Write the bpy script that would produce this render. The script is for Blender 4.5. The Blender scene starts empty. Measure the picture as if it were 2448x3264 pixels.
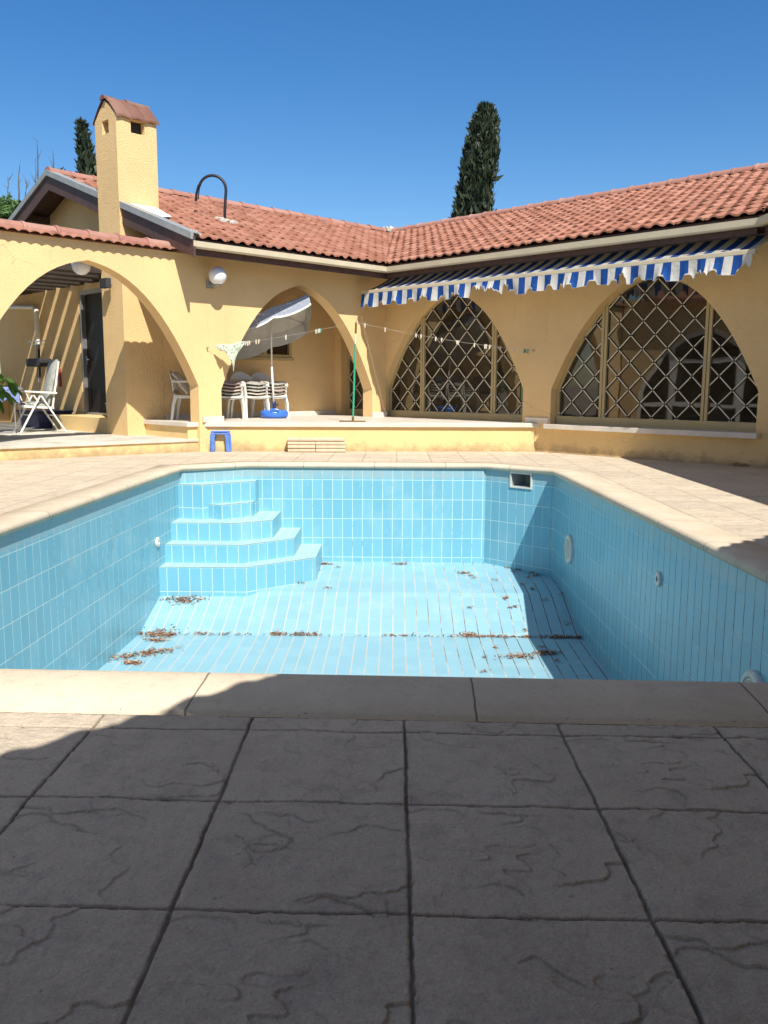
import bpy, bmesh, math, random
import numpy as np
from mathutils import Vector, Matrix, Euler
random.seed(7); rng = np.random.default_rng(7)
S = bpy.context.scene
COL = S.collection
R2 = math.sqrt(2.0)
PI = math.pi

# ------------------------------------------------------------------ camera
FPX = 2750.0
psi = math.atan((1255-1224)/FPX); th = math.atan((1632-1225)/FPX*math.cos(psi)); roll = .005
Fv = Vector((-math.sin(psi)*math.cos(th), math.cos(psi)*math.cos(th), -math.sin(th)))
R0 = Vector((math.cos(psi), math.sin(psi), 0)); U0 = R0.cross(Fv)
Rv = R0*math.cos(roll)+U0*math.sin(roll); Uv = U0*math.cos(roll)-R0*math.sin(roll)
cd = bpy.data.cameras.new('camera'); cam = bpy.data.objects.new('camera', cd); COL.objects.link(cam)
cd.sensor_fit = 'HORIZONTAL'; cd.sensor_width = 36.0; cd.lens = FPX/2448*36.0
cd.clip_start = .05; cd.clip_end = 3000
cam.matrix_world = Matrix(((Rv.x, Uv.x, -Fv.x, 0), (Rv.y, Uv.y, -Fv.y, 0), (Rv.z, Uv.z, -Fv.z, 1.1), (0, 0, 0, 1)))
S.camera = cam
# ------------------------------------------------------------------ light
EL, AZ = math.radians(48), math.radians(22)
sun_dir = Vector((math.sin(AZ)*math.cos(EL), -math.cos(AZ)*math.cos(EL), math.sin(EL)))
W = bpy.data.worlds.new('World'); S.world = W; W.use_nodes = True
nt = W.node_tree; sky = nt.nodes.new('ShaderNodeTexSky'); sky.sky_type = 'NISHITA'; sky.sun_disc = False
sky.sun_elevation = EL; sky.sun_rotation = math.atan2(sun_dir.x, sun_dir.y)
sky.air_density = 1.0; sky.dust_density = .3; sky.ozone_density = 2.4
hs = nt.nodes.new('ShaderNodeHueSaturation'); hs.inputs['Hue'].default_value = .505; 
tc = nt.nodes.new('ShaderNodeTexCoord'); sx = nt.nodes.new('ShaderNodeSeparateXYZ'); nt.links.new(tc.outputs['Generated'], sx.inputs[0])
mr = nt.nodes.new('ShaderNodeMapRange'); nt.links.new(sx.outputs[2], mr.inputs[0])   # deep blue low down, desaturated overhead so the fill light stays neutral
for i_, v_ in enumerate((.40, .85, 1.36, .55)): mr.inputs[i_+1].default_value = v_
nt.links.new(mr.outputs[0], hs.inputs['Saturation'])
nt.links.new(sky.outputs[0], hs.inputs['Color']); nt.links.new(hs.outputs[0], nt.nodes['Background'].inputs[0]); nt.nodes['Background'].inputs[1].default_value = .10
sl = bpy.data.lights.new('sun', 'SUN'); sl.energy = 4.9; sl.angle = math.radians(.5); sl.color = (1, .955, .88)
so = bpy.data.objects.new('sun', sl); COL.objects.link(so); so.location = sun_dir*60
so.rotation_euler = sun_dir.to_track_quat('Z', 'Y').to_euler()
S.view_settings.view_transform = 'Standard'; S.view_settings.look = 'None'
S.view_settings.exposure = .45; S.view_settings.gamma = 1
S.cycles.max_bounces = 8; S.cycles.diffuse_bounces = 4; S.cycles.transparent_max_bounces = 12

# ------------------------------------------------------------------ node helpers
class N:
    def __init__(self, name):
        self.m = bpy.data.materials.new(name); self.m.use_nodes = True
        self.t = self.m.node_tree; self.b = self.t.nodes['Principled BSDF']
    def n(self, typ, **kw):
        x = self.t.nodes.new(typ)
        for k, v in kw.items(): setattr(x, k, v)
        return x
    def put(self, sock, v):
        if hasattr(v, 'node'): self.t.links.new(v, sock)
        elif v is not None: sock.default_value = v
    def math(self, op, a, b=None, c=None, clamp=False):
        x = self.n('ShaderNodeMath', operation=op, use_clamp=clamp)
        for i, v in enumerate((a, b, c)): self.put(x.inputs[i], v)
        return x.outputs[0]
    def noise(self, vec, scale, detail=4, rough=.55, dist=0, dim='3D', w=None):
        x = self.n('ShaderNodeTexNoise', noise_dimensions=dim)
        if vec is not None: self.put(x.inputs['Vector'], vec)
        x.inputs['Scale'].default_value = scale; x.inputs['Detail'].default_value = detail
        x.inputs['Roughness'].default_value = rough; x.inputs['Distortion'].default_value = dist
        if w is not None: self.put(x.inputs['W'], w)
        return x
    def ramp(self, fac, stops, interp='LINEAR'):
        x = self.n('ShaderNodeValToRGB'); self.put(x.inputs[0], fac); cr = x.color_ramp; cr.interpolation = interp
        while len(cr.elements) < len(stops): cr.elements.new(.5)
        for e, (p, c) in zip(cr.elements, stops):
            e.position = p; e.color = tuple(c)+(1,) if len(c) == 3 else c
        return x.outputs[0]
    def mix(self, fac, a, b, mode='MIX'):
        x = self.n('ShaderNodeMix', data_type='RGBA', blend_type=mode)
        self.put(x.inputs[0], fac)
        for s, v in ((x.inputs[6], a), (x.inputs[7], b)):
            self.put(s, (tuple(v)+(1,)) if isinstance(v, tuple) and len(v) == 3 else v)
        return x.outputs[2]
    def maprange(self, v, a, b, c, d, smooth=False):
        x = self.n('ShaderNodeMapRange', interpolation_type='SMOOTHSTEP' if smooth else 'LINEAR'); self.put(x.inputs[0], v)
        for i, q in enumerate((a, b, c, d)): self.put(x.inputs[i+1], q)
        return x.outputs[0]
    def obj(self): return self.n('ShaderNodeTexCoord').outputs['Object']
    def uv(self): return self.n('ShaderNodeTexCoord').outputs['UV']
    def attr(self, name): return self.n('ShaderNodeAttribute', attribute_name=name).outputs['Fac']
    def map(self, vec, loc=(0, 0, 0), rot=(0, 0, 0), scale=(1, 1, 1)):
        x = self.n('ShaderNodeMapping'); self.put(x.inputs[0], vec)
        x.inputs[1].default_value = loc; x.inputs[2].default_value = rot; x.inputs[3].default_value = scale
        return x.outputs[0]
    def bump(self, h, strength, dist, prev=None):
        x = self.n('ShaderNodeBump'); x.inputs['Strength'].default_value = strength; x.inputs['Distance'].default_value = dist
        self.put(x.inputs['Height'], h)
        if prev is not None: self.put(x.inputs['Normal'], prev)
        return x.outputs[0]
    def done(self, col=None, rough=.8, normal=None, spec=None, metal=None, **kw):
        if col is not None: self.put(self.b.inputs['Base Color'], (tuple(col)+(1,)) if isinstance(col, tuple) else col)
        self.put(self.b.inputs['Roughness'], rough)
        if normal is not None: self.put(self.b.inputs['Normal'], normal)
        if spec is not None: self.put(self.b.inputs['Specular IOR Level'], spec)
        if metal is not None: self.put(self.b.inputs['Metallic'], metal)
        for k, v in kw.items(): self.put(self.b.inputs[k], v)
        return self.m

def simple(name, col, rough=.6, var=.12, scale=6, bump=0.0, bscale=40, spec=.5, metal=0.0):
    k = N(name); o = k.obj(); n = k.noise(o, scale, 5, .6)
    lo = tuple(c*(1-var) for c in col); hi = tuple(min(1, c*(1+var)) for c in col)
    c = k.ramp(n.outputs[0], [(.3, lo), (.7, hi)])
    nm = k.bump(k.noise(o, bscale, 3).outputs[0], bump, .01) if bump else None
    return k.done(c, rough, nm, spec, metal)

M = {}
def stucco(name, col, dirt=(.5, .36, .18), base_dirt=0.0, sc=60, bd=.013):
    k = N(name); o = k.obj()
    big = k.noise(o, .9, 5, .6).outputs[0]; mid = k.noise(o, 7, 4, .6).outputs[0]
    c = k.ramp(big, [(.3, tuple(v*.92 for v in col)), (.7, tuple(min(1, v*1.05) for v in col))])
    c = k.mix(k.maprange(mid, .55, .8, 0, .18), c, tuple(v*.82 for v in col))
    # rain streaks and stains
    st = k.noise(k.map(o, scale=(3.0, 3.0, .35)), 1.6, 5, .65).outputs[0]
    c = k.mix(k.maprange(st, .60, .78, 0, .22), c, dirt)
    if base_dirt:
        z = k.n('ShaderNodeSeparateXYZ'); k.put(z.inputs[0], o)
        zz = k.math('ADD', z.outputs[2], k.math('MULTIPLY', k.math('SUBTRACT', k.noise(o, 5, 6, .7).outputs[0], .5), .5))
        c = k.mix(k.maprange(zz, .0, .16, base_dirt, 0), c, (.34, .25, .15))
    # cracks in patches
    v = k.n('ShaderNodeTexVoronoi', feature='DISTANCE_TO_EDGE'); k.put(v.inputs['Vector'], k.mix(.25, o, k.noise(o, 3, 4, .6).outputs['Color']))
    v.inputs['Scale'].default_value = 1.3
    cr = k.math('MULTIPLY', k.maprange(v.outputs['Distance'], 0, .006, 1, 0), k.maprange(k.noise(o, .8, 3).outputs[0], .56, .66, 0, .6))
    c = k.mix(cr, c, (.28, .19, .09))
    f1 = k.noise(o, sc, 4, .62).outputs[0]; f2 = k.noise(o, 150, 3, .6).outputs[0]
    h = k.math('ADD', k.math('MULTIPLY', f1, .8), k.math('MULTIPLY', f2, .35))
    nm = k.bump(h, 1.0, bd)
    return k.done(c, .93, nm, .15)
YEL = (.83, .58, .285)
M['stucco'] = stucco('yellow_stucco', YEL, base_dirt=0)
M['rough'] = stucco('rough_yellow_stucco', YEL, sc=48, bd=.022)
M['plinth'] = stucco('yellow_plinth_stucco', (.81, .585, .28), base_dirt=.75)

def deck_mat(near=False):
    k = N('stamped_concrete_slabs'+('_relief' if near else '')); o = k.obj()
    sp = k.n('ShaderNodeSeparateXYZ'); k.put(sp.inputs[0], o)
    x, y = sp.outputs[0], sp.outputs[1]
    wob = k.math('MULTIPLY', k.math('SUBTRACT', k.noise(o, 7, 3).outputs[0], .5), .010)
    gx = k.math('DIVIDE', k.math('ADD', k.math('SUBTRACT', x, .04), wob), .5)
    yy = k.math('ADD', k.math('ADD', y, k.math('MULTIPLY', x, .02)), wob)
    gy = k.math('DIVIDE', k.math('SUBTRACT', yy, 1.655), .475)
    def dist(g, s):  # metres to the nearest joint
        fr = k.math('FRACT', g); return k.math('MULTIPLY', k.math('MINIMUM', fr, k.math('SUBTRACT', 1, fr)), s)
    d = k.math('MINIMUM', dist(gx, .5), dist(gy, .475))
    ix, iy = k.math('FLOOR', gx), k.math('FLOOR', gy)
    cid = k.n('ShaderNodeCombineXYZ'); k.put(cid.inputs[0], ix); k.put(cid.inputs[1], iy)
    wn = k.n('ShaderNodeTexWhiteNoise', noise_dimensions='3D'); k.put(wn.inputs[0], cid.outputs[0])
    off = k.n('ShaderNodeVectorMath', operation='SCALE'); k.put(off.inputs[0], wn.outputs['Color']); off.inputs['Scale'].default_value = 37.
    p = k.n('ShaderNodeVectorMath', operation='ADD'); k.put(p.inputs[0], o); k.put(p.inputs[1], off.outputs[0])
    P = p.outputs[0]
    fld = k.noise(k.map(P, rot=(0, 0, .45), scale=(1, 1.7, 1)), 1.9, 2.6, .5, .8).outputs[0]
    fldn = k.math('ADD', fld, k.math('MULTIPLY', k.math('SUBTRACT', k.noise(P, 26, 7, .75).outputs[0], .5), .05))
    lev = k.math('MULTIPLY', fldn, 5.0)
    fr = k.math('FRACT', lev)
    ter = k.math('ADD', k.math('FLOOR', lev), k.maprange(fr, .0, .09, 0, 1, True))
    ter = k.math('MULTIPLY', ter, k.maprange(k.noise(P, 2.6, 2).outputs[0], .38, .6, .15, 1))      # flat terraces with short risers
    brk = k.maprange(k.noise(P, 4.2, 3).outputs[0], .47, .60, 0, 1)
    line = k.math('MULTIPLY', k.maprange(k.math('ABSOLUTE', k.math('SUBTRACT', fr, .05)), 0, .04, 1, 0), k.math('MULTIPLY', brk, k.maprange(y, 2.8, 5, 1, .2)))  # fainter far out: wash-out by bright sun put into the line strength
    grain = k.noise(P, 45, 6, .7).outputs[0]; grain2 = k.noise(P, 150, 4, .7).outputs[0]
    if near: ter = 0.0; line = k.attr('dirt')
    joint = k.attr('joint') if near else k.maprange(k.math('ADD', d, k.math('MULTIPLY', k.math('SUBTRACT', k.noise(o, 40, 3, .7).outputs[0], .5), .004)), .0032, .0075, 1, 0, True)
    h = k.math('ADD', k.math('MULTIPLY', k.math('MULTIPLY', ter, k.maprange(y, 2.8, 6, 1, .3)), .017), k.math('ADD', k.math('MULTIPLY', grain, .009), k.math('MULTIPLY', grain2, .004)))
    h = k.math('ADD', h, k.math('MULTIPLY', k.noise(P, 7, 4, .6).outputs[0], .006))
    if not near: h = k.math('SUBTRACT', h, k.math('MULTIPLY', k.maprange(d, .002, .012, 1, 0, True), .006))
    nm = k.bump(h, 1.0, 1.0)
    tone = k.noise(o, 1.3, 5, .65).outputs[0]
    c = k.ramp(tone, [(.3, (.60, .503, .38)), (.7, (.70, .597, .455))])
    c = k.mix(.22, c, k.mix(1, c, k.ramp(wn.outputs['Value'], [(0, (.72, .72, .74)), (1, (1.15, 1.1, 1.05))]), 'MULTIPLY'))
    c = k.mix(k.maprange(k.noise(P, 16, 6, .7).outputs[0], .5, .75, 0, .5), c, (.36, .29, .23))
    c = k.mix(k.maprange(k.noise(P, 4, 5, .7).outputs[0], .5, .75, 0, .45), c, (.40, .33, .27))
    c = k.mix(1, c, k.ramp(grain2, [(.3, (.80, .80, .80)), (.7, (1.08, 1.08, 1.08))]), 'MULTIPLY')
    c = k.mix(k.maprange(k.noise(o, 60, 2).outputs[0], .70, .76, 0, .5), c, (.2, .15, .11))
    c = k.mix(k.math('MULTIPLY', line, .42 if near else .38), c, (.19, .15, .12))  # crack dirt plus relief shade the bump leaves weak, put into the colour
    c = k.mix(k.math('MULTIPLY', joint, k.math('MULTIPLY', k.maprange(k.noise(o, 3, 3).outputs[0], .3, .7, .6, .95), k.maprange(y, 2.8, 6.5, 1, .36))), c, (.12, .09, .065))
    return k.done(c, k.maprange(grain, .3, .7, .75, .95), nm, .2)
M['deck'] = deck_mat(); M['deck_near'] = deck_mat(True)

def coping_mat():
    k = N('pool_coping_stone'); o = k.obj(); u = k.uv()
    sp = k.n('ShaderNodeSeparateXYZ'); k.put(sp.inputs[0], u)
    uu = k.math('ADD', k.math('SUBTRACT', sp.outputs[0], .09), k.math('MULTIPLY', k.math('SUBTRACT', k.noise(o, 9, 3).outputs[0], .5), .010))
    fr = k.math('FRACT', k.math('DIVIDE', uu, .98)); d = k.math('MULTIPLY', k.math('MINIMUM', fr, k.math('SUBTRACT', 1, fr)), .98)
    j = k.maprange(d, .002, .005, .85, 0)
    c = k.ramp(k.noise(o, 2.2, 5, .65).outputs[0], [(.3, (.55, .455, .335)), (.7, (.67, .575, .435))])
    c = k.mix(k.maprange(k.noise(o, 24, 6, .7).outputs[0], .52, .72, 0, .4), c, (.40, .32, .24))
    c = k.mix(k.maprange(k.noise(k.map(o, scale=(1, 2.5, 1)), 55, 2).outputs[0], .68, .74, 0, .7), c, (.18, .13, .10))
    v = k.n('ShaderNodeTexVoronoi', feature='DISTANCE_TO_EDGE'); k.put(v.inputs['Vector'], k.mix(.3, o, k.noise(o, 5, 4).outputs['Color'])); v.inputs['Scale'].default_value = 2.1
    cr = k.math('MULTIPLY', k.maprange(v.outputs['Distance'], 0, .004, .8, 0), k.maprange(k.noise(o, 1.7, 2).outputs[0], .58, .64, 0, 1))
    c = k.mix(cr, c, (.14, .10, .08)); c = k.mix(j, c, (.16, .12, .09))
    h = k.math('ADD', k.noise(o, 70, 5, .7).outputs[0], k.math('MULTIPLY', j, -1.5))
    return k.done(c, .85, k.bump(h, .5, .006), .25)
M['coping'] = coping_mat()

def pool_mat(name, c1, c2, grout, tw, thh, dirty, joint=.006, off=(0, 0), spec=.5, rough=.22, dirtc=(.10, .075, .055), vdirt=1.0):
    k = N(name); u = k.map(k.uv(), loc=(off[0], off[1], 0)); o = k.obj()
    br = k.n('ShaderNodeTexBrick'); br.offset = 0; br.squash = 1
    k.put(br.inputs['Vector'], u); br.inputs['Color1'].default_value = c1+(1,); br.inputs['Color2'].default_value = c2+(1,)
    br.inputs['Mortar'].default_value = tuple(v*1.12 for v in c1)+(1,); br.inputs['Scale'].default_value = 1
    br.inputs['Mortar Size'].default_value = joint; br.inputs['Mortar Smooth'].default_value = .15
    br.inputs['Brick Width'].default_value = tw; br.inputs['Row Height'].default_value = thh
    sp = k.n('ShaderNodeSeparateXYZ'); k.put(sp.inputs[0], u)
    fx = k.math('FRACT', k.math('DIVIDE', sp.outputs[0], tw)); dx = k.math('MULTIPLY', k.math('MINIMUM', fx, k.math('SUBTRACT', 1, fx)), tw)
    isv = k.maprange(dx, joint*.85, joint*1.2, 1, 0)
    n1 = k.noise(o, 1.1, 4, .6).outputs[0]; n2 = k.noise(o, 9, 4, .7).outputs[0]
    col = k.mix(k.maprange(n1, .35, .7, 0, .25), br.outputs['Color'], tuple(v*1.08 for v in c1))
    film = k.noise(k.map(o, scale=(1, 1, .5)), 2.4, 6, .7).outputs[0]
    col = k.mix(k.maprange(film, .52, .8, 0, .28), col, (.62, .66, .64))
    gm = k.maprange(k.math('ADD', k.math('MULTIPLY', n1, .55), k.math('MULTIPLY', n2, .45)), .60-.22*dirty, .64-.1*dirty, 0, 1)
    gm = k.math('MULTIPLY', gm, k.math('ADD', .35, k.math('MULTIPLY', isv, .65*vdirt)))
    so2 = k.n('ShaderNodeSeparateXYZ'); k.put(so2.inputs[0], o)
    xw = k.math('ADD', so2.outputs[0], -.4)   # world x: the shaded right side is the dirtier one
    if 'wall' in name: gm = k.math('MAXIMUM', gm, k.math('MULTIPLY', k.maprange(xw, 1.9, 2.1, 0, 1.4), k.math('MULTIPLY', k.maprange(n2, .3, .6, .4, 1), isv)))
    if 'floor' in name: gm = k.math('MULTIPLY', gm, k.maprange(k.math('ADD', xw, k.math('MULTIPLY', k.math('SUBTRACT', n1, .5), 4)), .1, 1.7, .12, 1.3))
    gcol = k.mix(k.math('MULTIPLY', gm, dirty if 'wall' not in name else .75, clamp=True), grout, dirtc)
    if 'wall' in name:   # waterline scum just under the coping
        so_ = k.n('ShaderNodeSeparateXYZ'); k.put(so_.inputs[0], o)
        zz = k.math('ADD', so_.outputs[2], k.math('MULTIPLY', k.math('SUBTRACT', n2, .5), .07))
        scum = k.math('MULTIPLY', k.maprange(zz, -.20, -.17, 0, 1), k.maprange(k.noise(o, 3.5, 5, .7).outputs[0], .35, .65, .30, .75))
        col = k.mix(scum, col, (.33, .42, .42)); gcol = k.mix(scum, gcol, (.40, .38, .32))
    if 'floor' in name: gcol = k.mix(k.math('ADD', k.math('MULTIPLY', isv, .93), .07), col, gcol)
    col = k.mix(br.outputs['Fac'], col, gcol)
    h = k.math('MULTIPLY', br.outputs['Fac'], -1.0)
    h = k.math('ADD', h, k.math('MULTIPLY', k.noise(o, 3.0, 2).outputs[0], .6))
    return k.done(col, k.maprange(br.outputs['Fac'], 0, 1, rough, .9), k.bump(h, .12 if 'floor' in name else .35, .006), spec)
PB1, PB2 = (.150, .395, .505), (.182, .445, .555)
M['pool_wall'] = pool_mat('pool_wall_tiles', PB1, PB2, (.50, .68, .68), .139, .272, .40, .0042, off=(0, .21), rough=.3)
M['pool_floor'] = pool_mat('pool_floor_tiles', (.225, .425, .51), (.262, .465, .55), (.52, .485, .42), .139, .272, .95, .0055, rough=.4)
M['pool_step'] = pool_mat('pool_step_tiles', (.155, .41, .53), (.187, .455, .575), (.44, .58, .54), .139, .30, .3, .0055, rough=.35)
M['pool_tread'] = pool_mat('pool_tread_tiles', (.33, .53, .56), (.36, .56, .58), (.50, .55, .46), .139, 2.0, .45, .006, rough=.6)

def roof_mat(name, a, b, c):
    k = N(name); o = k.obj(); r = k.attr('rnd')
    col = k.ramp(r, [(0, a), (.5, b), (1, c)])
    col = k.mix(k.maprange(k.noise(o, 5, 6, .7).outputs[0], .45, .8, 0, .5), col, tuple(v*.62 for v in a))
    col = k.mix(k.maprange(k.noise(o, 1.2, 5, .65).outputs[0], .55, .8, 0, .35), col, (.46, .33, .26))
    col = k.mix(k.maprange(k.noise(o, 30, 4, .7).outputs[0], .64, .74, 0, .55), col, (.18, .12, .09))
    return k.done(col, .85, k.bump(k.noise(o, 60, 4, .65).outputs[0], .35, .008), .25)
M['roof'] = roof_mat('terracotta_roof_tiles', (.275, .115, .072), (.345, .148, .095), (.42, .20, .137))
M['ridge'] = roof_mat('terracotta_ridge_tiles', (.34, .16, .12), (.38, .19, .145), (.42, .23, .18))
M['capstone'] = roof_mat('weathered_chimney_tiles', (.17, .085, .062), (.21, .105, .078), (.25, .14, .105))
M['wood'] = simple('dark_brown_wood', (.085, .042, .032), .6, .3, 9, .3, 60)
M['beam'] = simple('dark_pergola_wood', (.035, .024, .017), .75, .3, 8, .3, 50)
M['gutter'] = simple('cream_painted_gutter', (.58, .50, .35), .45, .08, 3)
M['metalgrey'] = simple('grey_metal_flashing', (.30, .31, .30), .45, .15, 5)
M['marble'] = simple('white_marble_slab', (.64, .58, .49), .5, .10, 3, .15, 30)
M['cement'] = simple('grey_cement_paving', (.56, .52, .43), .85, .22, 2.5, .5, 40)
M['frame'] = simple('cream_window_frame', (.47, .365, .175), .45, .08, 4)
M['lattice'] = simple('cream_lattice_bars', (.74, .67, .50), .45, .08, 4)
M['black'] = simple('matt_black', (.02, .02, .02), .6, .1)
M['plastic'] = simple('white_plastic', (.74, .72, .64), .38, .05, 5)
M['whitemetal'] = simple('white_painted_metal', (.78, .77, .72), .4, .06, 6)
M['galv'] = simple('dull_steel', (.42, .42, .42), .4, .15, 8, metal=.7)
M['bluep'] = simple('blue_plastic', (.045, .17, .62), .32, .08, 5)
M['bluel'] = simple('faded_blue_plastic', (.10, .21, .56), .45, .2, 9)
M['navy'] = simple('dark_blue_plastic', (.02, .03, .10), .4, .15, 5)
M['stone'] = simple('sandy_stone_slab', (.58, .46, .32), .85, .14, 6, .5, 50)
M['green'] = simple('green_painted_pole', (.03, .36, .20), .35, .08, 8)
M['brownb'] = simple('brown_handle', (.16, .10, .03), .5, .15, 9)
M['peg'] = simple('bleached_peg', (.64, .56, .45), .6, .1, 30)
M['peggreen'] = simple('green_peg', (.12, .34, .25), .6, .1, 30)
M['cord'] = simple('pale_cord', (.62, .60, .54), .7, .1, 20)
M['bark'] = simple('tree_bark', (.10, .075, .05), .9, .3, 12, .6, 30)
M['rubber'] = simple('black_rubber_cable', (.012, .012, .016), .5, .2)
M['thermo'] = simple('red_brown_thermometer', (.30, .05, .03), .5, .2)
M['clay'] = simple('clay_pot', (.36, .16, .09), .85, .15, 8)
M['inletw'] = simple('yellowed_white_plastic', (.66, .66, .58), .45, .1, 14)
M['dark'] = simple('dark_recess', (.03, .032, .035), .7, .2)
M['darkdoor'] = simple('dark_door_fill', (.020, .018, .017), .5, .2, spec=.25)
M['concrete'] = simple('bare_mortar', (.52, .48, .42), .9, .15, 10, .6, 40)
M['whitesheet'] = simple('white_flashing_sheet', (.80, .80, .78), .5, .05, 5)
M['dirt'] = simple('dry_earth', (.32, .26, .18), .95, .25, .4, .4, 5)

def fabric(name, col, col2=None, scale=30, bump=.3):
    k = N(name); o = k.obj(); w = k.noise(o, scale, 4, .6).outputs[0]
    c = k.ramp(w, [(.35, tuple(v*.86 for v in col)), (.65, col2 or col)])
    f = k.noise(o, 8, 4, .6).outputs[0]
    return k.done(c, .9, k.bump(f, bump, .03), .15)
M['cushion'] = fabric('grey_green_cushion_fabric', (.33, .34, .31), (.42, .43, .39))
M['pillow'] = fabric('cream_cushion_fabric', (.62, .56, .47))
M['cushpink'] = fabric('faded_pink_cushion_fabric', (.42, .32, .28), (.50, .40, .36))
M['cushgrey'] = fabric('faded_striped_cushion_fabric', (.33, .31, .25), (.50, .48, .42), 22)
M['canopyin'] = fabric('parasol_lining', (.47, .45, .40), None, 6, .15)
M['trim'] = fabric('parasol_white_trim', (.72, .70, .62))
def rag_mat():
    k = N('pale_green_rag'); o = k.obj()
    c = k.ramp(k.noise(o, 17, 4, .6, 1.5).outputs[0], [(.40, (.24, .30, .22)), (.47, (.50, .54, .43)), (.62, (.58, .58, .48)), (.70, (.33, .29, .26))])
    return k.done(c, .9, k.bump(k.noise(o, 25, 4).outputs[0], .5, .02), .15)
M['rag'] = rag_mat()
def floral():
    k = N('blue_floral_parasol_cloth'); o = k.obj()
    v = k.n('ShaderNodeTexVoronoi'); k.put(v.inputs['Vector'], k.mix(.12, o, k.noise(o, 20, 3).outputs['Color'])); v.inputs['Scale'].default_value = 9
    petal = k.maprange(k.math('ABSOLUTE', k.math('SUBTRACT', v.outputs['Distance'], .22)), .03, .09, 1, 0)
    pick = k.math('GREATER_THAN', k.noise(o, 7, 1).outputs[0], .47)
    c = k.mix(k.math('MULTIPLY', petal, pick), (.27, .30, .36), (.78, .71, .65))
    c = k.mix(k.math('MULTIPLY', k.maprange(v.outputs['Distance'], .06, .12, 1, 0), pick), c, (.55, .26, .18))
    c = k.mix(k.maprange(k.noise(o, 26, 2).outputs[0], .62, .68, 0, .8), c, (.60, .62, .62))
    return k.done(c, .9, None, .15)
M['floral'] = floral()
def check():
    k = N('blue_check_cloth'); o = k.obj(); sp = k.n('ShaderNodeSeparateXYZ'); k.put(sp.inputs[0], o)
    a = k.math('GREATER_THAN', k.math('FRACT', k.math('MULTIPLY', sp.outputs[0], 38)), .5)
    b = k.math('GREATER_THAN', k.math('FRACT', k.math('MULTIPLY', sp.outputs[2], 38)), .5)
    c = k.mix(k.math('MULTIPLY', k.math('ADD', a, b), .5), (.10, .15, .42), (.36, .42, .66))
    return k.done(c, .9, k.bump(k.noise(o, 12, 3).outputs[0], .4, .03), .1)
M['check'] = check()
def awning_mat(name, tint, frayed):
    k = N(name); u = k.uv(); o = k.obj(); sp = k.n('ShaderNodeSeparateXYZ'); k.put(sp.inputs[0], u)
    fr = k.math('FRACT', k.math('DIVIDE', sp.outputs[0], .2420))
    st = k.math('GREATER_THAN', fr, .5)
    w = k.mix(k.maprange(k.noise(o, 4, 5, .7).outputs[0], .45, .75, 0, .4), (.68, .67, .62), (.48, .45, .38))
    b = k.mix(k.maprange(k.noise(o, 6, 5, .7).outputs[0], .45, .75, 0, .35), (.016, .075, .30), (.035, .16, .46))
    c = k.mix(st, w, b)
    if tint < 1: c = k.mix(k.maprange(k.noise(o, 3, 5, .7).outputs[0], .3, .6, .35, .75), c, k.mix(1, c, (.42, .40, .38), 'MULTIPLY'))  # top cloth darkened: eave shade painted in along with its stains
    if frayed:
        e = k.math('ADD', sp.outputs[1], k.math('MULTIPLY', k.math('SUBTRACT', k.noise(o, 40, 3).outputs[0], .5), .006))
        c = k.mix(k.maprange(k.attr('edge'), .80, .92, 0, .85), c, (.66, .63, .54))
    k.done(c, .85, k.bump(k.noise(o, 5, 4).outputs[0], .5, .05), .15)
    tr = k.n('ShaderNodeBsdfTranslucent'); k.put(tr.inputs[0], c); mx = k.n('ShaderNodeMixShader'); mx.inputs[0].default_value = .25
    k.t.links.new(k.b.outputs[0], mx.inputs[1]); k.t.links.new(tr.outputs[0], mx.inputs[2])
    k.t.links.new(mx.outputs[0], k.t.nodes['Material Output'].inputs[0])
    return k.m
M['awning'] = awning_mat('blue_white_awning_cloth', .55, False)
M['valance'] = awning_mat('blue_white_valance_cloth', 1, True)
def glass(name, base, rough=.015):
    k = N(name); o = k.obj()
    dirt = k.noise(k.map(o, scale=(1, 1, .4)), 2.0, 5, .7).outputs[0]
    nm = k.bump(k.noise(o, 1.1, 2).outputs[0], .12, .02)
    c = k.ramp(dirt, [(.4, base), (.8, tuple(v*2.0+.006 for v in base))])
    return k.done(c, k.maprange(dirt, .5, .8, rough, rough+.05), nm, .7, **{'IOR': 1.68})
M['glass'] = glass('dark_window_glass', (.020, .015, .009))
M['glassdoor'] = glass('dark_door_glass', (.012, .011, .010))
def globe_mat():
    k = N('opal_globe_glass'); k.done((.80, .81, .82), .12, None, .5); k.b.inputs['Subsurface Weight'].default_value = .3
    k.b.inputs['Subsurface Radius'].default_value = (.05, .05, .05); return k.m
M['globe'] = globe_mat()
def leaf_mat(name, a, b, c, trans=.25):
    k = N(name); r = k.attr('rnd'); col = k.ramp(r, [(0, a), (.55, b), (1, c)])
    k.done(col, .55, None, .3)
    tr = k.n('ShaderNodeBsdfTranslucent'); k.put(tr.inputs[0], col); mx = k.n('ShaderNodeMixShader'); mx.inputs[0].default_value = trans
    k.t.links.new(k.b.outputs[0], mx.inputs[1]); k.t.links.new(tr.outputs[0], mx.inputs[2])
    k.t.links.new(mx.outputs[0], k.t.nodes['Material Output'].inputs[0]); return k.m
M['cypress'] = leaf_mat('dark_cypress_foliage', (.018, .030, .018), (.032, .048, .026), (.055, .070, .036), .1)
M['shrubleaf'] = leaf_mat('bright_shrub_leaves', (.05, .10, .03), (.09, .17, .05), (.15, .25, .08))
M['potleaf'] = leaf_mat('glossy_plant_leaves', (.06, .15, .025), (.12, .26, .045), (.20, .37, .08))
M['deadleaf'] = leaf_mat('dry_brown_leaves', (.20, .09, .045), (.34, .18, .095), (.48, .31, .19), .05)

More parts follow.
